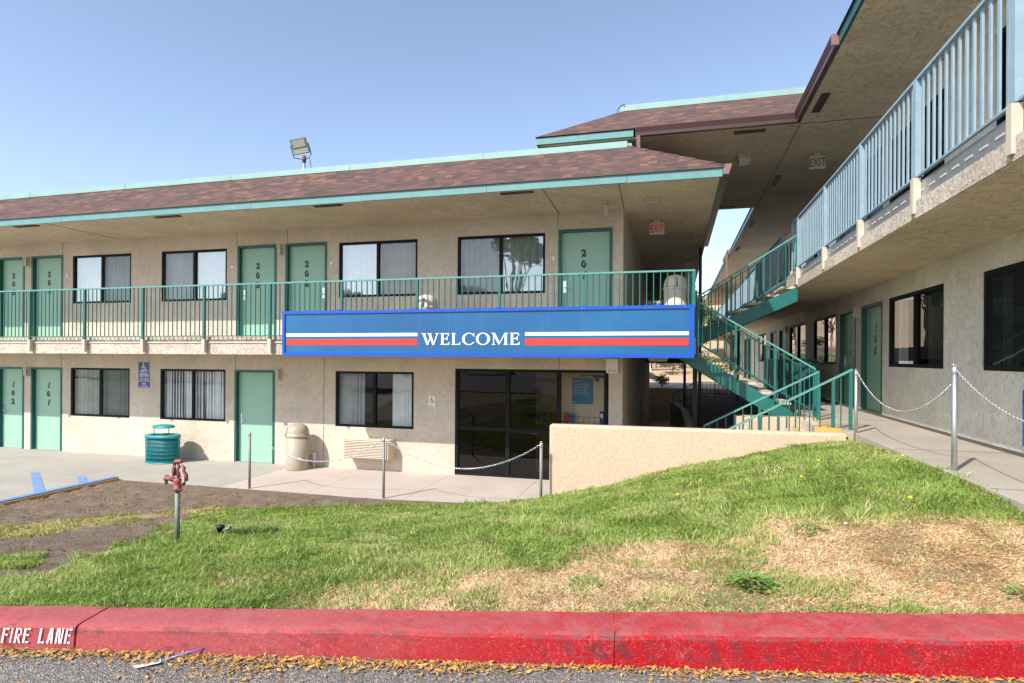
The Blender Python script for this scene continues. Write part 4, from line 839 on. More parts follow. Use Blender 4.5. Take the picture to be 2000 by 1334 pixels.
mb = MB(); serif_word(mb, 'WELCOME', Fr((0, 10.36, 0), (1.92/wtot, 0, 0), (0, -1, 0)), -4.565*wtot/1.92, 2.725, .212, -.010); mb.build('lettering', 'signwhite', sg)

# ================================================================ SIGNS AND FIXTURES
def wheelchair(mb, fr, a, d, z, h, mi=0):
    q = lambda pts: mb.poly([fr(a+x*h, d, z+y*h) for x, y in pts], mi)
    n = 14
    for i in range(n):
        A = R(110)+R(250)*i/n; B = R(110)+R(250)*(i+1)/n; q([(.30*math.cos(A), .32+.30*math.sin(A)), (.22*math.cos(A), .32+.22*math.sin(A)), (.22*math.cos(B), .32+.22*math.sin(B)), (.30*math.cos(B), .32+.30*math.sin(B))])
    q([(-.06, .38), (.02, .38), (0, .86), (-.08, .86)]); q([(0.02, .56), (.2, .56), (.2, .62), (.02, .62)]); q([(.021, .38), (.26, .38), (.26, .45), (.021, .45)]); q([(.18, .379), (.26, .379), (.42, .10), (.35, .07)]); q([(.42, .10), (.52, .14), (.50, .19), (.40, .15)])
    q([(-.04+.07*math.cos(t_*math.pi/4), .94+.07*math.sin(t_*math.pi/4)) for t_ in range(8)])
s1 = thing('parking_sign', 'tall blue and white accessible parking sign on the stucco wall', 'sign', (-12.73, 12.06, 1.86)); mb = MB(); mb.fbox(L, -12.90, -12.56, .003, .008, 1.86, 2.34); mb.build('plate', 'adablue', s1)
mb = MB(); wheelchair(mb, L, -12.74, .010, 2.12, .20); mb.fbox(L, -12.89, -12.57, .0085, .0095, 2.328, 2.334); mb.fbox(L, -12.576, -12.57, .0085, .0095, 1.87, 2.32); mb.fbox(L, -12.88, -12.58, .0085, .0095, 2.02, 2.026)
mb.text('RESERVED', L, -12.73, .006, 2.085, .055, bold=.01); mb.text('PARKING', L, -12.73, .006, 2.036, .05, bold=.01); mb.text('$250 FINE', L, -12.73, .006, 1.965, .062, bold=.015); mb.text('TOW AWAY', L, -12.73, .006, 1.915, .045, bold=.01); mb.text('UNAUTHORIZED', L, -12.73, .006, 1.875, .038, bold=.01); mb.build('symbols', 'signwhite', s1)
s2 = thing('parking_sign', 'small blue van accessible plate below the tall parking sign', 'sign', (-12.73, 12.06, 1.69)); MB().fbox(L, -12.90, -12.56, .003, .008, 1.69, 1.84).build('plate', 'adablue', s2)
mb = MB(); mb.text('VAN', L, -12.73, .006, 1.77, .065, bold=.015); mb.text('ACCESSIBLE', L, -12.73, .006, 1.705, .052, bold=.01); mb.build('lettering', 'signwhite', s2)
s3 = thing('access_sign', 'small white wheelchair sign with arrow beside the storefront', 'sign', (-5.05, 12.06, 1.42)); MB().fbox(L, -5.13, -4.98, .003, .008, 1.43, 1.66).build('plate', 'white', s3)
mb = MB(); wheelchair(mb, L, -5.06, .010, 1.51, .14); mb.fbox(L, -5.09, -5.03, .0085, .010, 1.455, 1.463); mb.poly([L(-5.10, .010, 1.459), L(-5.075, .010, 1.445), L(-5.075, .010, 1.473)]); mb.build('symbol', 'black', s3)
def exit_sign(label, fr, a, z, w, h, mat, ceil):
    t_ = thing('exit_sign', label, 'exit sign', fr(a, 0, z)); MB().fbox(fr, a-w/2, a+w/2, -.05, .0, z, z+h).build('housing', 'fixture', t_, bevel=.006)
    MB().fbox(fr, a-w*.22, a+w*.22, -.045, -.005, z+h+.001, ceil).build('mount', 'fixture', t_)
    mb = MB(); mb.text('EXIT', fr, a, -.001, z+h*.17, h*.86, bold=.02, sx=.62 if w < .35 else .6); mb.poly([fr(a+w*.47, .003, z+h*.5), fr(a+w*.42, .003, z+h*.60), fr(a+w*.42, .003, z+h*.40)]) ; mb.build('lettering', mat, t_)
exit_sign('white exit sign with red letters under the left wing soffit', Fr((0, 13.05, 0), (1, 0, 0), (0, -1, 0)), -.405, 5.10, .31, .26, 'exitred', 5.412)
exit_sign('exit sign with green letters on the dark upper soffit', Fr((0, 14.0, 0), (1, 0, 0), (0, -1, 0)), 2.86, 6.52, .31, .29, 'exitgreen', 6.865)
def ceil_light(label, x, y, z, s_=.28, drop=.12):
    t_ = thing('ceiling_light', label, 'ceiling light', (x, y, z), 'square ceiling lights under the soffits'); MB().box(x-s_/2, x+s_/2, y-s_/2, y+s_/2, z-.045, z-.002).build('base', 'fixture', t_, bevel=.006)
    MB().hexa([(x-s_*.4, y-s_*.4, z-drop), (x+s_*.4, y-s_*.4, z-drop), (x+s_*.4, y+s_*.4, z-drop), (x-s_*.4, y+s_*.4, z-drop), (x-s_*.46, y-s_*.46, z-.046), (x+s_*.46, y-s_*.46, z-.046), (x+s_*.46, y+s_*.46, z-.046), (x-s_*.46, y+s_*.46, z-.046)]).build('lens', 'lens', t_, bevel=.01)
ceil_light('flat square ceiling light above the railing corner near door 201', -.43, 11.35, 5.412, .28, .10)
ceil_light('square ceiling light with rusty lens on the dark upper soffit', 1.39, 13.85, 6.865, .28, .17)
ceil_light('square ceiling light under the welcome sign corner', -.35, 12.6, 2.523, .40, .09)
cm = thing('security_sensor', 'cream cylinder fixture hanging from the soffit above door 201', 'fixture', (-1.27, 11.3, 5.41)); MB().box(-1.33, -1.21, 11.24, 11.36, 5.37, 5.41).build('base', 'fixture', cm); MB().tube([(-1.27, 11.3, 5.369), (-1.27, 11.32, 5.17)], [.04, .035], 12).build('body', 'fixture', cm)
wb = thing('wall_box', 'white box fixture on the wall corner above the storefront door', 'fixture', (-1.22, 12.0, 2.2)); MB().fbox(L, -1.33, -1.10, .003, .10, 2.2, 2.49).build('housing', 'white', wb, bevel=.012); MB().fbox(L, -1.30, -1.13, .101, .104, 2.23, 2.26).build('label_plate', 'fixture', wb)
def wall_light(label, fr, a, z0, par=None):
    t_ = thing('wall_light', label, 'wall light', fr(a, 0, z0), 'beige wall lights between the doors'); MB().fbox(fr, a-.055, a+.055, .002, .045, z0, z0+.25).build('backplate', 'fixture', t_, bevel=.005); MB().fbox(fr, a-.045, a+.045, .046, .10, z0+.02, z0+.18).build('lens', 'lens', t_, bevel=.01); MB().fbox(fr, a-.05, a+.05, .046, .11, z0+.181, z0+.25).build('hood', 'fixture', t_, bevel=.005)
wall_light('upper wall light between the two leftmost balcony doors', L, -16.56, 4.82); wall_light('upper wall light between the balcony doors left of the sign', L, -8.82, 4.82); wall_light('ground floor wall light between the two leftmost doors', L, -16.54, 1.93); wall_light('ground floor wall light right of the door without a number', L, -8.85, 1.94); wall_light('pale wall light between the two doors of the right wing', RW, -14.25, z1f+1.93); wall_light('wall light far down the right walkway', RW, -22.65, z1f+1.95)
mb = MB()
for k, (a, z) in enumerate(((-15.2, 4.55), (-10.15, 4.6), (-7.5, 4.6), (-2.42, 4.52))):
    o = MB().tube([L(a, .001, z), L(a, .02, z)], .035, 12).build('wall_disc', 'white', None); tag(o, ('small white disc near the leftmost upper window', 'small white disc right of the second upper window', 'small white disc left of the olive curtained window', 'small white disc by the frame of the rightmost mint door')[k], 'disc', 'small white discs on the upper wall')
# roof floodlight
fl = thing('floodlight', 'boxy floodlight on a short pole above the shingle roof', 'floodlight', (-8.59, 12.6, 6.54)); MB().tube([(-8.59, 12.6, 6.54), (-8.59, 12.6, 7.18)], .03, 8).build('pole', 'steel', fl)
c_ = Vector((-8.68, 12.55, 7.50)); Mx = Matrix.Rotation(R(22), 3, 'Z') @ Matrix.Rotation(R(-14), 3, 'Y') @ Matrix.Rotation(R(16), 3, 'X') @ Matrix.Scale(.88, 3)
def rb(mb, x0, x1, y0, y1, z0, z1, tp=1, mi=0): mb.hexa([c_+Mx @ Vector(p) for p in ((x0, y0, z0), (x1, y0, z0), (x1*tp, y1, z0*tp), (x0*tp, y1, z0*tp), (x0, y0, z1), (x1, y0, z1), (x1*tp, y1, z1*tp), (x0*tp, y1, z1*tp))], mi)
mb = MB(); rb(mb, -.21, .21, -.05, .10, -.20, .20, 1); rb(mb, -.20, .20, .101, .22, -.19, .19, .7); mb.build('housing', 'pipe', fl, bevel=.01)
mb = MB(); rb(mb, -.165, .165, -.058, -.051, -.03, .165); mb.build('lens', 'lens', fl); mb = MB(); rb(mb, -.20, .20, -.056, -.051, -.19, -.07); mb.build('lower_face', 'fixture', fl)
mb = MB(); mb.tube([c_+Mx @ Vector((-.235, .03, .05)), c_+Mx @ Vector((-.235, .03, -.26)), (-8.66, 12.58, 7.20), (-8.52, 12.6, 7.20), c_+Mx @ Vector((.235, .03, -.26)), c_+Mx @ Vector((.235, .03, .05))], .012, 6); mb.build('yoke', 'black', fl); MB().tube([(-8.59, 12.6, 7.12), (-8.59, 12.6, 7.28)], .045, 8).build('knuckle', 'rust', fl); MB().tube([(-8.40, 12.6, 6.56), (-8.38, 12.6, 6.9), (-8.45, 12.6, 7.25)], .008, 5).build('cable', 'black', fl)
cb = MB().tube([(-8.25, 12.5, 6.55), (-8.2, 12.5, 6.66), (-8.1, 12.5, 6.70), (-8.0, 12.5, 6.64), (-7.98, 12.5, 6.56)], .010, 5).build('cable_loop', 'black'); tag(cb, 'small dark cable loop on the roof edge right of the floodlight', 'cable')
cb = MB().tube([(-1.32, 13.7, 7.98), (-1.29, 13.7, 8.08), (-1.22, 13.7, 8.16), (-1.14, 13.7, 8.18)], .010, 5).build('cable_loop', 'black'); tag(cb, 'dark bent cable at the left end of the upper roof ridge', 'cable')

# AC unit
ac = thing('air_conditioner', 'cream wall air conditioner with louvres under the lower window', 'air conditioner', (-6.4, 12.0, .28)); MB().fbox(L, -7.0, -5.92, -.1, .32, .29, .70).build('housing', 'beige_lt', ac, bevel=.012)
mb = MB()
for i in range(11): z = .315+i*.034; mb.hexa([L(-6.97, .345, z), L(-5.95, .345, z), L(-5.95, .321, z+.010), L(-6.97, .321, z+.010), L(-6.97, .345, z+.008), L(-5.95, .345, z+.008), L(-5.95, .321, z+.020), L(-6.97, .321, z+.020)])
mb.build('louvres', 'beige_lt', ac); MB().fbox(L, -6.98, -5.94, .3205, .3212, .305, .69).build('grille_back', 'joint', ac)
sb = thing('outlet_box', 'small white utility box at the foot of the wall beside the domed bin', 'box', (-7.97, 12.0, 0)); MB().fbox(L, -8.05, -7.88, .003, .08, .0, .32).build('housing', 'white', sb, bevel=.006); MB().fbox(L, -8.03, -7.90, .081, .086, .03, .29).build('cover', 'fixture', sb)

# bins
def dome_bin(label, x, y, z, h=1.01, r=.255, mat='beige_pl', tall=.72, ang=250):
    t_ = thing('trash_bin', label, 'trash bin', (x, y, z), 'beige dome top bins'); k = h/1.01
    MB().lathe((x, y, z), [(0, .0), (r*.93, 0), (r*.96, .02), (r*1.0, tall*k), (r*.9, tall*k+.001)], 32).build('body', mat, t_)
    MB().lathe((x, y, z), [(r*1.0, tall*k+.002), (r*1.05, tall*k+.01), (r*1.05, tall*k+.045), (r*1.0, tall*k+.05), (r*.99, tall*k+.10), (r*.93, tall*k+.165), (r*.80, tall*k+.225), (r*.55, tall*k+.268), (r*.25, tall*k+.285), (0, tall*k+.288)], 32).build('dome_lid', mat, t_)
    a = R(ang); n_ = Vector((math.cos(a), math.sin(a), 0)); s_ = Vector((-n_.y, n_.x, 0)); c0 = Vector((x, y, z+tall*k+.13))+n_*r*.965; ob = MB(); cb_ = c0-n_*.004; ob.hexa([cb_-s_*.115-Vector((0, 0, .088))-n_*.06, cb_+s_*.115-Vector((0, 0, .088))-n_*.06, cb_+s_*.115-Vector((0, 0, .088))+n_*.014, cb_-s_*.115-Vector((0, 0, .088))+n_*.014, cb_-s_*.10+Vector((0, 0, .073))-n_*.13, cb_+s_*.10+Vector((0, 0, .073))-n_*.13, cb_+s_*.10+Vector((0, 0, .073))-n_*.028, cb_-s_*.10+Vector((0, 0, .073))-n_*.028]); ob.build('opening', 'joint', t_)
    mb = MB()
    mb.hexa([c0-s_*.10-Vector((0, 0, .075))-n_*.05, c0+s_*.10-Vector((0, 0, .075))-n_*.05, c0+s_*.10-Vector((0, 0, .075))+n_*.022, c0-s_*.10-Vector((0, 0, .075))+n_*.022, c0-s_*.085+Vector((0, 0, .06))-n_*.12, c0+s_*.085+Vector((0, 0, .06))-n_*.12, c0+s_*.085+Vector((0, 0, .06))-n_*.018, c0-s_*.085+Vector((0, 0, .06))-n_*.018]); mb.build('flap', mat if mat == 'beige_lt' else 'beige_lt', t_, bevel=.01); return t_
dome_bin('tall beige dome top bin on the walkway below the welcome sign', -8.08, 11.66, 0, mat='beige_pl', ang=215)
dome_bin('beige dome top bin on the balcony seen just above the welcome sign', -4.77, 11.1, 2.92, h=.88, tall=.60, mat='beige_lt', r=.22, ang=250)
dome_bin('larger beige dome bin at the balcony corner by the stair', -.02, 12.0, 2.92, h=1.1, tall=.82, r=.22, mat='beige_lt')
dome_bin('narrow beige dome bin tucked behind the larger corner bin', .12, 12.85, 2.92, h=1.1, tall=.82, r=.17, mat='beige_pl')
tb = thing('mesh_bin', 'oval teal wire mesh litter bin with raised lid by the wall', 'trash bin', (-11.58, 11.5, 0)); cx, cy, A_, B_, HB = -11.58, 11.5, .43, .26, .60
MB().lathe((cx, cy, 0), [(0, .02), (.9, .02), (.9, HB), (.0, HB)], 36, sx=A_, sy=B_).build('liner', 'tealcan_in', tb)
mb = MB(); n = 60
for j in range(n): a = 2*math.pi*j/n; mb.tube([(cx+A_*.97*math.cos(a), cy+B_*.97*math.sin(a), .01), (cx+A_*math.cos(a), cy+B_*math.sin(a), HB)], .006, 4, cap=False)
for z in (.05, .14, .23, .32, .41, .50): mb.tube([(cx+A_*math.cos(2*math.pi*j/40), cy+B_*math.sin(2*math.pi*j/40), z) for j in range(41)], .006, 4, cap=False)
mb.build('wire_mesh', 'tealcan', tb); mb = MB(); mb.lathe((cx, cy, 0), [(.96, HB-.02), (1.05, HB-.02), (1.06, HB+.03), (1.0, HB+.05), (.7, HB+.055), (.7, HB+.02)], 36, sx=A_, sy=B_); mb.lathe((cx, cy, 0), [(.96, .03), (1.03, .03), (1.03, .0), (.9, .0)], 36, sx=A_, sy=B_); mb.build('rim', 'tealcan', tb)
mb = MB(); mb.lathe((cx+.02, cy, 0), [(0, HB+.205), (.6, HB+.21), (.66, HB+.225), (.66, HB+.24), (.55, HB+.27), (0, HB+.275)], 32, sx=A_, sy=B_*1.1); mb.build('lid', 'tealcan', tb); mb = MB()
for dx in (-.2, .22): mb.tube([(cx+dx, cy-.05, HB+.03), (cx+dx, cy-.05, HB+.22)], .009, 6)
mb.build('lid_bracket', 'tealcan', tb)

# posts + chains
def cpost(label, x, y, z0, z1, r=.027):
    t_ = thing('chain_post', label, 'post', (x, y, z0), 'galvanised chain posts'); MB().tube([(x, y, z0-.1), (x, y, z1)], r, 14).build('pipe', 'galv_dull' if x < 0 else 'steel', t_)
    MB().lathe((x, y, z1), [(r*1.15, -.05), (r*1.2, -.045), (r*1.2, -.005), (r*.8, .015), (0, .022)], 14).build('cap', 'steel', t_); MB().torus((x, y, z1+.025), Matrix.Rotation(R(90), 3, 'X'), .016, .004, 10, 5).build('ring', 'chrome', t_); return t_
cpost('leftmost chain post in front of the lower mint door', -7.75, 9.70, .0, 1.05, .024); cpost('middle chain post on the walkway in front of the air conditioner', -4.97, 9.70, .0, 1.05, .024); cpost('chain post left of the cream retaining wall', -2.13, 9.70, .1, 1.08, .024)
cpost('chain post at the right end of the cream retaining wall', 2.53, 9.80, 1.25, 2.32, .024); cpost('tallest chain post on the grass mound beside the right walkway', 2.60, 6.76, 1.30, 2.42, .025)
def chain(label, p, q, sag, ln=.036):
    p = Vector(p); q = Vector(q); D = (q-p).length; L_ = D*(1+8/3*(sag/D)**2); n = int(L_/(ln*.78)); mb = MB()
    f = lambda t_: p.lerp(q, t_)-Vector((0, 0, 4*sag*t_*(1-t_)))
    for i in range(n):
        a, b = f(i/n), f((i+1)/n); d = (b-a).normalized(); up = Vector((0, 0, 1)); s_ = d.cross(up).normalized(); u = s_.cross(d)
        if i % 2: s_, u = u, -s_
        Mx = Matrix((d, s_, u)).transposed(); mb.torus((a+b)/2, Mx, .0115, .0030, 8, 4, sx=1.65)
    o = mb.build('chain', 'chrome'); tag(o, label, 'chain', 'sagging link chains')
chain('chain sagging between the leftmost and middle posts', (-7.75, 9.70, 1.06), (-4.97, 9.70, 1.04), .47); chain('chain sagging in front of the dark storefront', (-4.97, 9.70, 1.06), (-2.13, 9.70, 1.08), .47)
chain('chain sagging in front of door 155', (2.53, 9.80, 2.34), (2.60, 6.76, 2.30), .43); chain('chain running off the right edge from the tallest post', (2.60, 6.76, 2.42), (2.62, 3.9, 2.25), .33)
nb_ = thing('blue_panel', 'edge of a dark blue metal panel at the far right of the walkway', 'panel', (3.5, 7.9, 1.5)); MB().box(3.42, 3.66, 7.20, 7.34, 1.62, 2.20).build('housing', 'navy', nb_, bevel=.01); MB().box(3.47, 3.6, 7.22, 7.32, 1.435, 1.619).build('base', 'steel', nb_)

# lobby contents
po = thing('poster', 'blue poster with slogan on the lobby wall seen through the doorway', 'poster', (-1.95, 12.98, 1.5)); LF = Fr((0, 12.998, 0), (1, 0, 0), (0, -1, 0)); MB().fbox(LF, -2.17, -1.72, 0, .02, 1.50, 2.06).build('board', 'poster', po)
mb = MB(); 
for i, tx in enumerate(("WE'LL", 'LEAVE THE', 'LIGHT ON', 'AND THE', 'RATES LOW.')): mb.text(tx, LF, -2.145, .0175, 1.965-i*.065, .068, align='LEFT', bold=.012, sx=.98)
mb.fbox(LF, -2.14, -2.10, .0205, .022, 1.53, 1.56); mb.build('lettering', 'postertext', po)
mr = thing('magazine_rack', 'wire rack of brochures inside the lobby doorway', 'rack', (-2.3, 12.85, 0)); mb = MB()
for z in (1.0, 1.12, 1.24, .7, .85): mb.bar((-2.98, 12.82, z), (-1.45, 12.82, z), .008, .008)
for x in np.arange(-2.98, -1.44, .12): mb.bar((x, 12.82, .2), (x, 12.82, 1.24), .006, .006)
mb.build('wire_frame', 'black', mr); mb = MB(); rr = random.Random(3)
for r_, z in enumerate((1.13, .86, .6)):
    for i in range(7):
        x = -2.94+i*.125; mb.box(x, x+.105, 12.845+rr.random()*.01, 12.86, z, z+.19, rr.randrange(3))
mb.build('brochures', ['mag1', 'mag2', 'mag3'], mr)
dp = thing('dispenser', 'narrow blue dispenser with white label at the right of the lobby doorway', 'dispenser', (-1.52, 12.9, 1.0)); MB().box(-1.56, -1.47, 12.85, 12.95, .95, 1.36).build('body', 'navy', dp, bevel=.005); MB().box(-1.545, -1.485, 12.844, 12.849, 1.22, 1.31).build('label_plate', 'white', dp)

# yard hydrant
hx, hy = -4.44, 4.58; hz0 = float(hz(hx, hy)); hd_ = thing('yard_hydrant', 'faded red frost free yard hydrant on a grey pipe in the lawn', 'hydrant', (hx, hy, hz0)); ZT = hz0+.77; HF = Fr((hx, hy, 0), (math.cos(R(15)), math.sin(R(15)), 0), (math.sin(R(15)), -math.cos(R(15)), 0))
MB().tube([(hx, hy, hz0-.1), (hx, hy, ZT-.245)], .022, 12).build('standpipe', 'pipe', hd_)
P = lambda a, d, z: HF(a, d, ZT+z)
mb = MB(); mb.tube([P(0, 0, -.265), P(0, 0, -.235), P(0, 0, -.23), P(.0, 0, -.19), P(-.005, 0, -.16), P(.01, 0, -.13)], [.034, .034, .026, .032, .040, .028], 10)
mb.tube([P(-.02, .0, -.17), P(-.07, .0, -.155), P(-.105, .0, -.15)], [.028, .021, .026], 8); mb.tube([P(-.105, 0, -.125), P(-.105, 0, -.17)], [.02, .024], 8)
mb.tube([P(-.03, .012, -.13), P(-.038, .012, -.06), P(-.028, .012, -.01), P(.0, .012, .0)], .012, 8); mb.tube([P(-.03, -.014, -.13), P(-.038, -.014, -.06), P(-.028, -.014, -.01), P(.0, -.014, .0)], .016, 8)
mb.tube([P(-.02, 0, .0), P(.03, 0, .005), P(.045, 0, -.002)], [.024, .020, .014], 8); mb.build('head', 'hydrant', hd_)
mb = MB(); mb.tube([P(.035, 0, -.03), P(.062, 0, -.06), P(.055, 0, -.085), P(.078, 0, -.12), P(.080, 0, -.17), P(.062, 0, -.20), P(.03, 0, -.215)], [.012, .015, .013, .017, .018, .015, .012], 8); mb.build('lever', 'hydrant', hd_)
mb = MB(); mb.tube([P(.004, 0, -.02), P(.012, 0, -.05), P(0, 0, -.08), P(.010, 0, -.11), P(.004, 0, -.14)], [.010, .014, .010, .016, .010], 6); mb.tube([P(-.105, 0, -.171), P(-.105, 0, -.205)], [.015, .012], 8); mb.tube([P(.0, 0, -.275), P(.0, 0, -.262)], .034, 6); mb.tube([P(.02, .02, -.255), P(.05, .02, -.255)], .010, 6); mb.build('fittings', 'rust', hd_)

def gz(x, y): return float(hz(x, y))
sp = thing('sprinkler_head', 'small dark sprinkler head poking out of the lawn', 'sprinkler', (-4.64, 5.36, gz(-4.64, 5.36))); z_ = gz(-4.64, 5.36); MB().lathe((-4.64, 5.36, z_), [(.032, -.05), (.032, .07), (.042, .071), (.042, .10), (.03, .108), (0, .108)], 14).build('cap', 'black', sp); MB().tube([(-4.60, 5.36, z_+.05), (-4.52, 5.37, z_+.085)], .02, 8).build('nozzle', 'pipe', sp)
# straw and pebble-like litter
o = MB().tube([(-2.46, 2.42, zs(-2.46)+.006), (-2.30, 2.565, 1.015)], .0035, 6).build('drinking_straw', 'straw'); tag(o, 'blue and white drinking straw leaning against the red kerb', 'straw')
o = MB().poly([(-2.55, 2.36, zs(-2.5)+.004), (-2.50, 2.33, zs(-2.5)+.010), (-2.43, 2.40, zs(-2.5)+.012), (-2.44, 2.44, zs(-2.5)+.005)]).build('straw_wrapper', 'straw_w'); tag(o, 'pale straw wrapper on the asphalt beside the straw', 'wrapper')
o = MB().lathe((1.25, 5.1, gz(1.25, 5.1)), [(0, .02), (.014, .022), (.011, .035), (0, .038)], 8).build('paper_scrap', 'white'); tag(o, 'tiny white scrap on the dry grass', 'litter')

# ---------------------------------------------------------------- grass
def blades(n, seed, region, hmin, hmax, kind='turf'):
    g = np.random.default_rng(seed); N = n*7; x = g.uniform(-10.8, 2.60, N); y = g.uniform(1.0, 9.95, N)
    ok = (y > yk(x)+(.012 if hmax < .08 else -.005)) & (y < np.where(x < -2.1, 9.60, 9.86)) & ~((x > 2.49) & (y > 8.3)) & (x < 2.50+.16*np.clip((7.6-y)/1.5, 0, 1))
    dep = -.2622*x+.965*y; u = (x*.965+.2622*y)/np.maximum(dep, .1); ok &= (np.abs(u) < 1.05) & (dep > 2)
    p = np.minimum(1, (3.2/dep)**1.35); ok &= g.random(N) < p
    b = bare(x, y); cl = vnoise(x, y, 6, 21); ok &= (hmax < .08) | (vnoise(x, y, 5, 41) > .55); ok &= ~b | ((cl > .84) & (g.random(N) < .05))
    d = dryness(x, y); strip = inpoly(x, y, DRY[3][0]); ok &= ~strip | ((vnoise(x, y, 4, 22) > .46) & (g.random(N) < .75))
    thin = inpoly(x, y, [(-4.0, 9.7), (-2.8, 8.9), (-6, 8.0), (-6, 9.7)]) & False
    x = x[ok][:n]; y = y[ok][:n]; d = d[ok][:n]; dep = dep[ok][:n]; N = len(x); z = hz(x, y)
    cl = vnoise(x, y, 7, 23); cl2 = vnoise(x, y, 1.6, 24); cl3 = vnoise(x, y, 18, 27)
    dry = g.random(N) < np.clip(d*(1.0-.16*(cl > .66))*1.06+(cl2 > .60)*.10+.05, 0, .99)
    h = g.uniform(hmin, hmax, N)*(.55+.9*cl)*np.where(dry, .72, 1.0)*(.9+.25*cl3); w = (.0021+.00055*dep)*g.uniform(.7, 1.3, N)
    ph = g.uniform(0, 2*np.pi, N); comb = vnoise(x, y, 2.5, 25)*6.28*1.5; ba = np.where(g.random(N) < .6, comb+g.normal(0, .7, N), g.uniform(0, 6.28, N)); lean = g.uniform(.25, 1.0, N)*h*np.where(dry, 2.1, .95)
    dx, dy = np.cos(ba)*lean, np.sin(ba)*lean; px, py = np.cos(ph)*w, np.sin(ph)*w; hh = h*np.where(dry, .42, .85)
    V = np.empty((N, 5, 3)); V[:, 0] = np.c_[x-px, y-py, z-.008]; V[:, 1] = np.c_[x+px, y+py, z-.008]
    V[:, 2] = np.c_[x+px*.8+dx*.35, y+py*.8+dy*.35, z+hh*.62]; V[:, 3] = np.c_[x-px*.8+dx*.35, y-py*.8+dy*.35, z+hh*.62]; V[:, 4] = np.c_[x+dx, y+dy, z+hh]
    i = np.arange(N)*5; loops = np.stack([i, i+1, i+2, i+3, i+3, i+2, i+4], 1).ravel(); ls = (np.arange(N)*7)[:, None]+np.array([0, 4]); lt = np.tile([4, 3], N)
    me = bpy.data.meshes.new('grass'); me.vertices.add(N*5); me.vertices.foreach_set('co', V.ravel()); me.loops.add(N*7); me.loops.foreach_set('vertex_index', loops.astype(np.int32))
    me.polygons.add(N*2); me.polygons.foreach_set('loop_start', ls.ravel().astype(np.int32)); me.polygons.foreach_set('loop_total', lt.astype(np.int32)); me.update(); me.validate()
    G1 = np.array([.215, .335, .055]); G2 = np.array([.37, .48, .12]); G3 = np.array([.55, .52, .24]); D1 = np.array([.82, .61, .36]); D2 = np.array([.66, .43, .22]); D3 = np.array([.88, .74, .52])
    m = np.clip(g.normal(.42, .22, N)+.5*(cl2-.5)+.3*(cl-.5), 0, 1)[:, None]; cg = G1*(1-m)+G2*m; yl = (g.random(N) < .12+.25*(cl2 > .6))[:, None]; cg = np.where(yl, G3*(.8+.4*g.random((N, 1))), cg)
    q = g.random((N, 1)); cd = np.where(q < .45, D1, np.where(q < .75, D2, D3))*(.85+.3*g.random((N, 1))); sy = np.clip(d, 0, 1)[:, None]
    st_ = inpoly(x, y, DRY[3][0])[:, None]; cg = np.where(st_ & (g.random((N, 1)) < .6), np.array([.40, .38, .09])*(.6+.6*g.random((N, 1))), cg); col = np.where(dry[:, None], cd, cg*(1-.25*sy)+.25*sy*G3)
    ca = me.color_attributes.new('tint', 'FLOAT_COLOR', 'POINT'); cc = np.ones((N, 5, 4)); cc[..., :3] = col[:, None, :]; ca.data.foreach_set('color', cc.ravel()); me.materials.append(M['blade'])
    o = bpy.data.objects.new('grass', me); C.objects.link(o); return o
gr = blades(520000, 5, None, .020, .050); gr['kind'] = 'stuff'
gr2 = blades(26000, 9, None, .050, .105); gr2.name = 'tall_grass'; gr2['kind'] = 'stuff'
# edge tufts hanging over the kerb and the darker clump by the sprinkler
def tuft(cx, cy, rad, n, h0, h1, cols, seed, spread=1.0, wd=.004):
    g = random.Random(seed); mb = MB(); mb2 = []
    for i in range(n):
        a = g.random()*6.28; r_ = rad*math.sqrt(g.random()); x, y = cx+math.cos(a)*r_, cy+math.sin(a)*r_; z = gz(x, y)-.01; h = g.uniform(h0, h1); la = a+g.gauss(0, .8); ln_ = h*g.uniform(.3, 1.0)*spread; p = g.random()*6.28; w = wd*g.uniform(.6, 1.2)
        px_, py_ = math.cos(p)*w, math.sin(p)*w; dx, dy = math.cos(la)*ln_, math.sin(la)*ln_
        mb.poly([(x-px_, y-py_, z), (x+px_, y+py_, z), (x+dx*.4+px_*.8, y+dy*.4+py_*.8, z+h*.65), (x+dx*.4-px_*.8, y+dy*.4-py_*.8, z+h*.65)]); mb.poly([(x+dx*.4-px_*.8, y+dy*.4-py_*.8, z+h*.65), (x+dx*.4+px_*.8, y+dy*.4+py_*.8, z+h*.65), (x+dx, y+dy, z+h*.95)])
    return mb
o = tuft(-4.27, 5.42, .22, 1500, .045, .11, None, 3, wd=.0035).build('grass_clump', 'leaf_dark'); tag(o, 'taller dark green grass clump beside the sprinkler head', 'grass clump')
for k, (x, y, n_) in enumerate(((-4.38, 4.5, 500), (-3.0, 2.80, 500), (-2.4, 2.93, 500), (-1.1, 3.30, 260), (.3, 3.62, 150))):
    o = tuft(x, y, .16, n_, .03, .075, None, 30+k, wd=.0032).build('grass_clump', 'leaf_weed'); tag(o, ('green grass tuft around the foot of the yard hydrant', 'green grass tuft spilling over the kerb below the hydrant', 'green grass tuft at the kerb right of the fire lane lettering', 'small grass tuft at the kerb in the middle of the lawn edge', 'sparse grass tuft at the kerb edge of the dry patch')[k], 'grass clump')
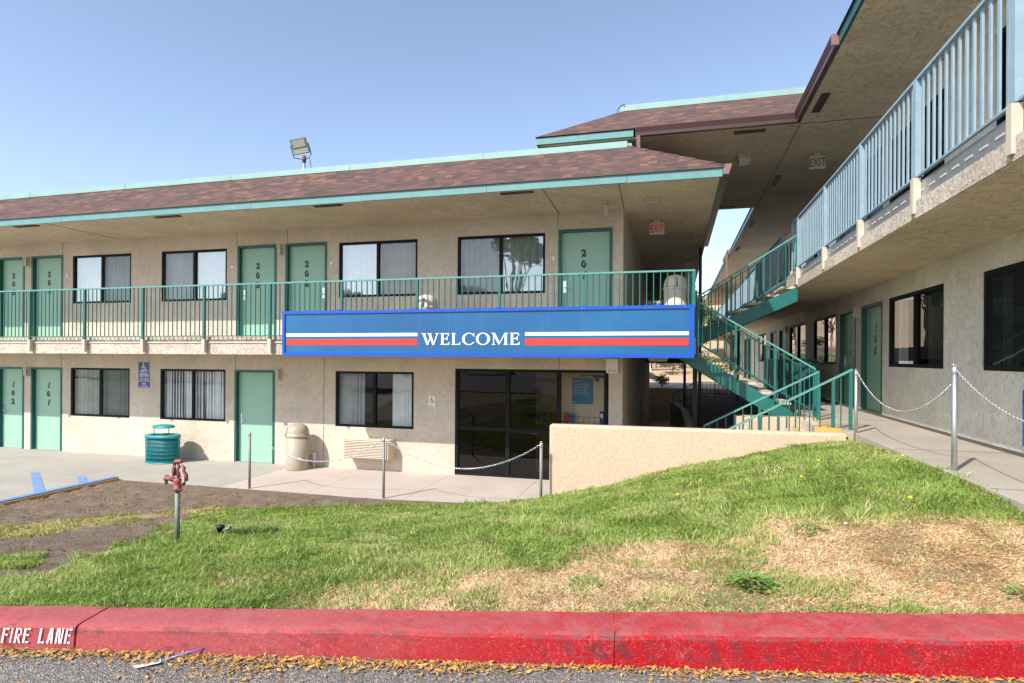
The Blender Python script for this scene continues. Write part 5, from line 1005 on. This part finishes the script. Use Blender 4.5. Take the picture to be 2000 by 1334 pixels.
# broadleaf weeds
def weed(cx, cy, rad, n, label, seed, ls=.03):
    g = random.Random(seed); mb = MB()
    for i in range(n):
        a = g.random()*6.28; r_ = rad*g.random()**.6; x, y = cx+math.cos(a)*r_, cy+math.sin(a)*r_; z = gz(x, y)+.02+.05*g.random()*(1-r_/rad); s_ = ls*g.uniform(.6, 1.3); t1 = Vector((math.cos(a), math.sin(a), g.uniform(-.1, .7))).normalized(); t2 = Vector((-math.sin(a), math.cos(a), g.uniform(-.4, .4))).normalized(); c0 = Vector((x, y, z))
        pts = [c0, c0+t1*s_*.5+t2*s_*.42, c0+t1*s_*.9+t2*s_*.30, c0+t1*s_*1.2+Vector((0, 0, -.006)), c0+t1*s_*.85-t2*s_*.34, c0+t1*s_*.45-t2*s_*.40]; mb.poly(pts)
    for i in range(max(3, n//12)):
        a = g.random()*6.28; mb.tube([(cx, cy, gz(cx, cy)), (cx+math.cos(a)*rad*.5, cy+math.sin(a)*rad*.5, gz(cx, cy)+.06), (cx+math.cos(a)*rad, cy+math.sin(a)*rad, gz(cx, cy)+.05)], .0018, 4)
    tag(mb.build('weed', 'leaf_weed'), label, 'weed', 'broadleaf weeds in the lawn')
weed(.46, 3.97, .13, 240, 'largest green broadleaf weed in the middle of the dry grass', 1); weed(.98, 5.0, .12, 70, 'broadleaf weed at the upper edge of the dry patch', 2, .028); weed(-.85, 3.98, .09, 40, 'small weed in the left part of the dry patch', 3, .02); weed(1.95, 4.15, .09, 50, 'weed in the dry grass near the right edge', 4, .025); weed(-.55, 3.75, .1, 50, 'ragged weed left of the largest weed', 5, .022); weed(1.72, 9.6, .18, 120, 'leafy weed at the crest against the cream retaining wall', 6, .035); weed(-.1, 9.55, .1, 30, 'tiny weed against the middle of the retaining wall', 7, .03)
for k, (x, y) in enumerate(((.02, 6.25), (1.21, 6.56), (2.40, 7.5), (1.57, 7.55), (-.14, 9.4), (1.82, 5.52))):
    z = gz(x, y); t_ = thing('dandelion', ('dandelion nearest the dry patch in the mid lawn', 'dandelion on the upper right lawn', 'dandelion close to the tallest chain post', 'dandelion high on the grass mound', 'dandelion at the foot of the cream wall', 'dandelion at the right just above the dry grass')[k], 'flower', (x, y, z), 'yellow dandelions'); MB().tube([(x, y, z), (x, y, z+.07)], .002, 4).build('stem', 'leaf_weed', t_); MB().lathe((x, y, z+.07), [(0, 0), (.014, .003), (.018, .010), (.010, .014), (0, .015)], 10).build('flower_head', 'dandelion', t_)

# fallen leaves along the gutter
def litter(n, mat, seed, s0, s1):
    g = random.Random(seed); mb = MB(); k = 0
    while k < n:
        x = g.uniform(-3.9, 2.4); b = .5+.5*math.sin(x*4.1+.6)*math.sin(x*1.7+2); far = g.random() < .10; amt = .45+.55*b if x < -.3 else .22+.3*b
        if not far and g.random() > amt: continue
        wdt = (.022+.10*b*(1 if x < -.2 else .35))*(.6 if x < -3 else 1); off = abs(g.gauss(0, wdt)) if not far else g.uniform(0, .7)
        y = kpt(x)-.042-off; z = zs(x)+.002+.012*g.random()*(not far); s_ = g.uniform(s0, s1); a = g.random()*6.28; ti = g.uniform(-.6, .6); t1 = Vector((math.cos(a), math.sin(a), ti*.5)); t2 = Vector((-math.sin(a), math.cos(a), g.uniform(-.5, .5))); c0 = Vector((x, y, z+.004)); cu = Vector((0, 0, s_*g.uniform(0, .35)))
        mb.poly([c0-t1*s_, c0-t1*s_*.1+t2*s_*.36, c0+t1*s_+cu, c0-t1*s_*.1-t2*s_*.36]); k += 1
    o = mb.build('fallen_leaves', mat); o['kind'] = 'stuff'
litter(1700, 'leaf1', 1, .007, .022); litter(1600, 'leaf2', 2, .006, .019); litter(420, 'leaf3', 3, .008, .018)
# clods and small stones on the bare soil
g = random.Random(18); mb = MB(); xs_ = RNG.uniform(-10.7, -3.2, 14000); ys_ = RNG.uniform(3, 9.6, 14000); ok_ = bare(xs_, ys_) & (ys_ > yk(xs_)+.05); xs_ = xs_[ok_][:4200]; ys_ = ys_[ok_][:4200]; zs_ = hz(xs_, ys_)
for x, y, z in zip(xs_, ys_, zs_):
    r_ = .004+.016*g.random()**3; q_ = [Vector((x, y, z+.012))+Vector((r_*a*g.uniform(.6, 1.3), r_*b*g.uniform(.6, 1.3), r_*c_2*g.uniform(.5, .9))) for a, b, c_2 in ((1, 0, 0), (0, 1, 0), (-1, 0, 0), (0, -1, 0), (0, 0, 1))]
    for k in range(4): mb.poly([q_[k], q_[(k+1) % 4], q_[4]])
o = mb.build('soil_clods', 'dirt'); o['kind'] = 'stuff'
# few dry leaves on the dirt and lot kerb
g = random.Random(8); mb = MB()
for i in range(260):
    t_ = g.random(); x = -10.7+t_*.6+g.gauss(0, .15); y = 7.4+2.2*g.random(); 
    if g.random() < .4: x = g.uniform(-10, -6.5); y = g.uniform(7, 9.5)
    a = g.random()*6.28; s_ = g.uniform(.01, .025); z = gz(x, y)+.02; mb.poly([(x-s_*math.cos(a), y-s_*math.sin(a), z), (x+s_*.5*math.sin(a), y-s_*.5*math.cos(a), z+.004), (x+s_*math.cos(a), y+s_*math.sin(a), z), (x-s_*.5*math.sin(a), y+s_*.5*math.cos(a), z+.004)])
o = mb.build('fallen_leaves', 'leaf1'); o['kind'] = 'stuff'

# ---------------------------------------------------------------- trees, shrubs, cars
def tree(label, x, y, z, h, cr, seed, mat='leaf_g', n=2600, ls=.16, trunk=.14, group=None, name='tree', squash=.8, cat='tree'):
    g = random.Random(seed); t_ = thing(name, label, cat, (x, y, z), group); mb = MB(); cz = z+h-cr*squash if cat == 'tree' else z+cr*squash*.6; hubs = []
    mb.tube([(x, y, z-.1), (x+g.uniform(-.1, .1)*h*.2, y, z+h*.3), (x, y, cz)], [trunk, trunk*.75, trunk*.4], 8)
    for i in range(9):
        a = g.random()*6.28; e = g.uniform(-.2, 1.0); r_ = cr*g.uniform(.45, .8); q = (x+math.cos(a)*r_*math.cos(e), y+math.sin(a)*r_*math.cos(e), cz+math.sin(e)*r_*squash); hubs.append((q, cr*g.uniform(.28, .5))); mb.tube([(x, y, z+h*g.uniform(.25, .5)), q], [trunk*.4, trunk*.12], 5)
    hubs.append(((x, y, cz), cr*.5)); mb.build('trunk', 'bark', t_); mb = MB()
    for i in range(n):
        (hx_, hy_, hz_), hr = g.choice(hubs); a = g.random()*6.28; e = math.asin(g.uniform(-1, 1)); r_ = hr*g.random()**.35*(1.15 if g.random() < .1 else 1); c0 = Vector((hx_+math.cos(a)*math.cos(e)*r_, hy_+math.sin(a)*math.cos(e)*r_, hz_+math.sin(e)*r_*squash)); s_ = ls*g.uniform(.5, 1.2)
        d1 = Vector((g.gauss(0, 1), g.gauss(0, 1), g.gauss(0, .6))).normalized(); d2 = d1.cross(Vector((g.gauss(0, 1), g.gauss(0, 1), g.gauss(0, 1)))).normalized(); mb.poly([c0-d1*s_, c0+d2*s_*.45, c0+d1*s_, c0-d2*s_*.45])
    mb.build('crown', mat, t_); return t_
tree('broad crowned tree on the hillside mirrored in the right wing windows', -1.6, 41, 1.9, 7.0, 2.6, 8, n=3500, ls=.15, trunk=.1)
tree('slim tree on the sunlit hillside seen under the sign corner', .35, 41, 1.9, 5.4, 2.1, 1, n=3000, ls=.13, trunk=.16)
tree('bushy green tree on the hillside behind the steel stair', 3.3, 40, 1.8, 4.6, 2.3, 2, n=3500, ls=.14); tree('tree on the hillside right of the bushy one', 7.5, 47, 3, 6.5, 2.9, 3, n=2500)
tree('tree on the hillside to the left of the slim one', -3.2, 44, 2.4, 6.0, 2.8, 4, n=3000); tree('larger tree farther left on the hillside', -8.5, 46, 3, 8, 3.6, 5, n=3000, ls=.2)
hg = [(-2.5, 38), (-1.2, 39.5), (-.2, 37.3), (1.3, 38), (1.9, 40), (2.6, 37.8), (4.2, 38.5), (5.6, 42), (.6, 45), (-2, 47), (2.3, 50), (4.8, 52), (-4.5, 40), (-6, 39), (1.2, 56), (-1, 60), (3.6, 62), (6, 58), (-3, 66), (2, 72)]
for k, (x, y) in enumerate(hg):
    zz = 1.3+13*(1-math.exp(-1.6*max(0, (y-36)/110))); tree('low sage shrub scattered on the dry hillside beyond the shaded passage', x, y, zz, 1.0+.5*(k % 3), .8+.25*(k % 4), 60+k, mat='leaf_o' if k % 3 else 'leaf_g', n=500, ls=.10, trunk=.03, group='shrubs on the dry hillside', name='shrub', squash=.6, cat='shrub')
tree('bright green young shrub in front of the sunlit lot behind the passage', -.55, 26.2, 1.3, 1.0, .45, 91, n=500, ls=.06, trunk=.02, name='shrub', cat='shrub')
for k, (x, y, h) in enumerate(((-12.5, -22, 12.2), (-7.6, -24, 12.6), (-19.5, -30, 9.0), (-29, -24, 8.0), (6, -30, 11), (-1, -40, 9), (-44, -30, 9))):
    tree('leafy street tree number', x, y, .9, h, 2.6, 40+k, n=2500, ls=.22, trunk=.2)['label'] = ('tree across the street reflected left in the upper window', 'tree across the street reflected right in the upper window', 'tree across the street beyond the pair', 'short tree at the far left across the street', 'tree across the street behind the camera on the right', 'distant tree straight behind the camera', 'tree far to the left across the street')[k]
def car(label, x, y, z, rot, mat='carwhite'):
    t_ = thing('parked_car', label, 'car', (x, y, z)); Mr = Matrix.Rotation(rot, 3, 'Z'); q = lambda a, b, c: Vector((x, y, z))+Mr @ Vector((a, b, c))
    prof = [(-2.3, .35), (-2.35, .8), (-2.25, 1.0), (-1.1, 1.1), (1.9, 1.08), (2.2, .9), (2.25, .4)]; cab = [(-1.25, 1.08), (-.45, 1.62), (1.5, 1.66), (2.05, 1.08)]
    def ext(prof, w0, w1, zt=99):
        mb = MB(); n = len(prof); Lp = [q(a, -w0 if c < zt else -w1, c) for a, c in prof]; Rp = [q(a, w0 if c < zt else w1, c) for a, c in prof]
        mb.poly(Lp[::-1]); mb.poly(Rp)
        for i in range(n): j = (i+1) % n; mb.poly([Lp[i], Lp[j], Rp[j], Rp[i]])
        return mb
    ext(prof, .88, .88).build('body', mat, t_, bevel=.08, seg=3); ext(cab, .80, .66, 1.3).build('cabin', 'carglass', t_, bevel=.05); ext([(-.42, 1.625), (-.3, 1.68), (1.4, 1.72), (1.48, 1.665)], .66, .66).build('roof', mat, t_, bevel=.02)
    for a in (-1.45, 1.4):
        for b in (-.82, .82):
            w = MB().tube([q(a, b-.1, .33), q(a, b+.1, .33)], .33, 18).build('wheel', 'rubber', t_); MB().tube([q(a, b-.11, .33), q(a, b+.11, .33)], .19, 12).build('rim', 'steel', w)
    for b in (-.62, .62):
        MB().tube([q(-2.36, b, .78), q(-2.28, b, .78)], .10, 10).build('headlight', 'lens', t_); MB().tube([q(2.2, b, .85), q(2.28, b, .85)], .08, 8).build('taillight', 'signred', t_)
car('white car parked far beyond the passage in the sun', -3.75, 36.0, 1.33, R(10)); car('white car parked under the trees across the street', -17, -16, zs(-17), R(-4))
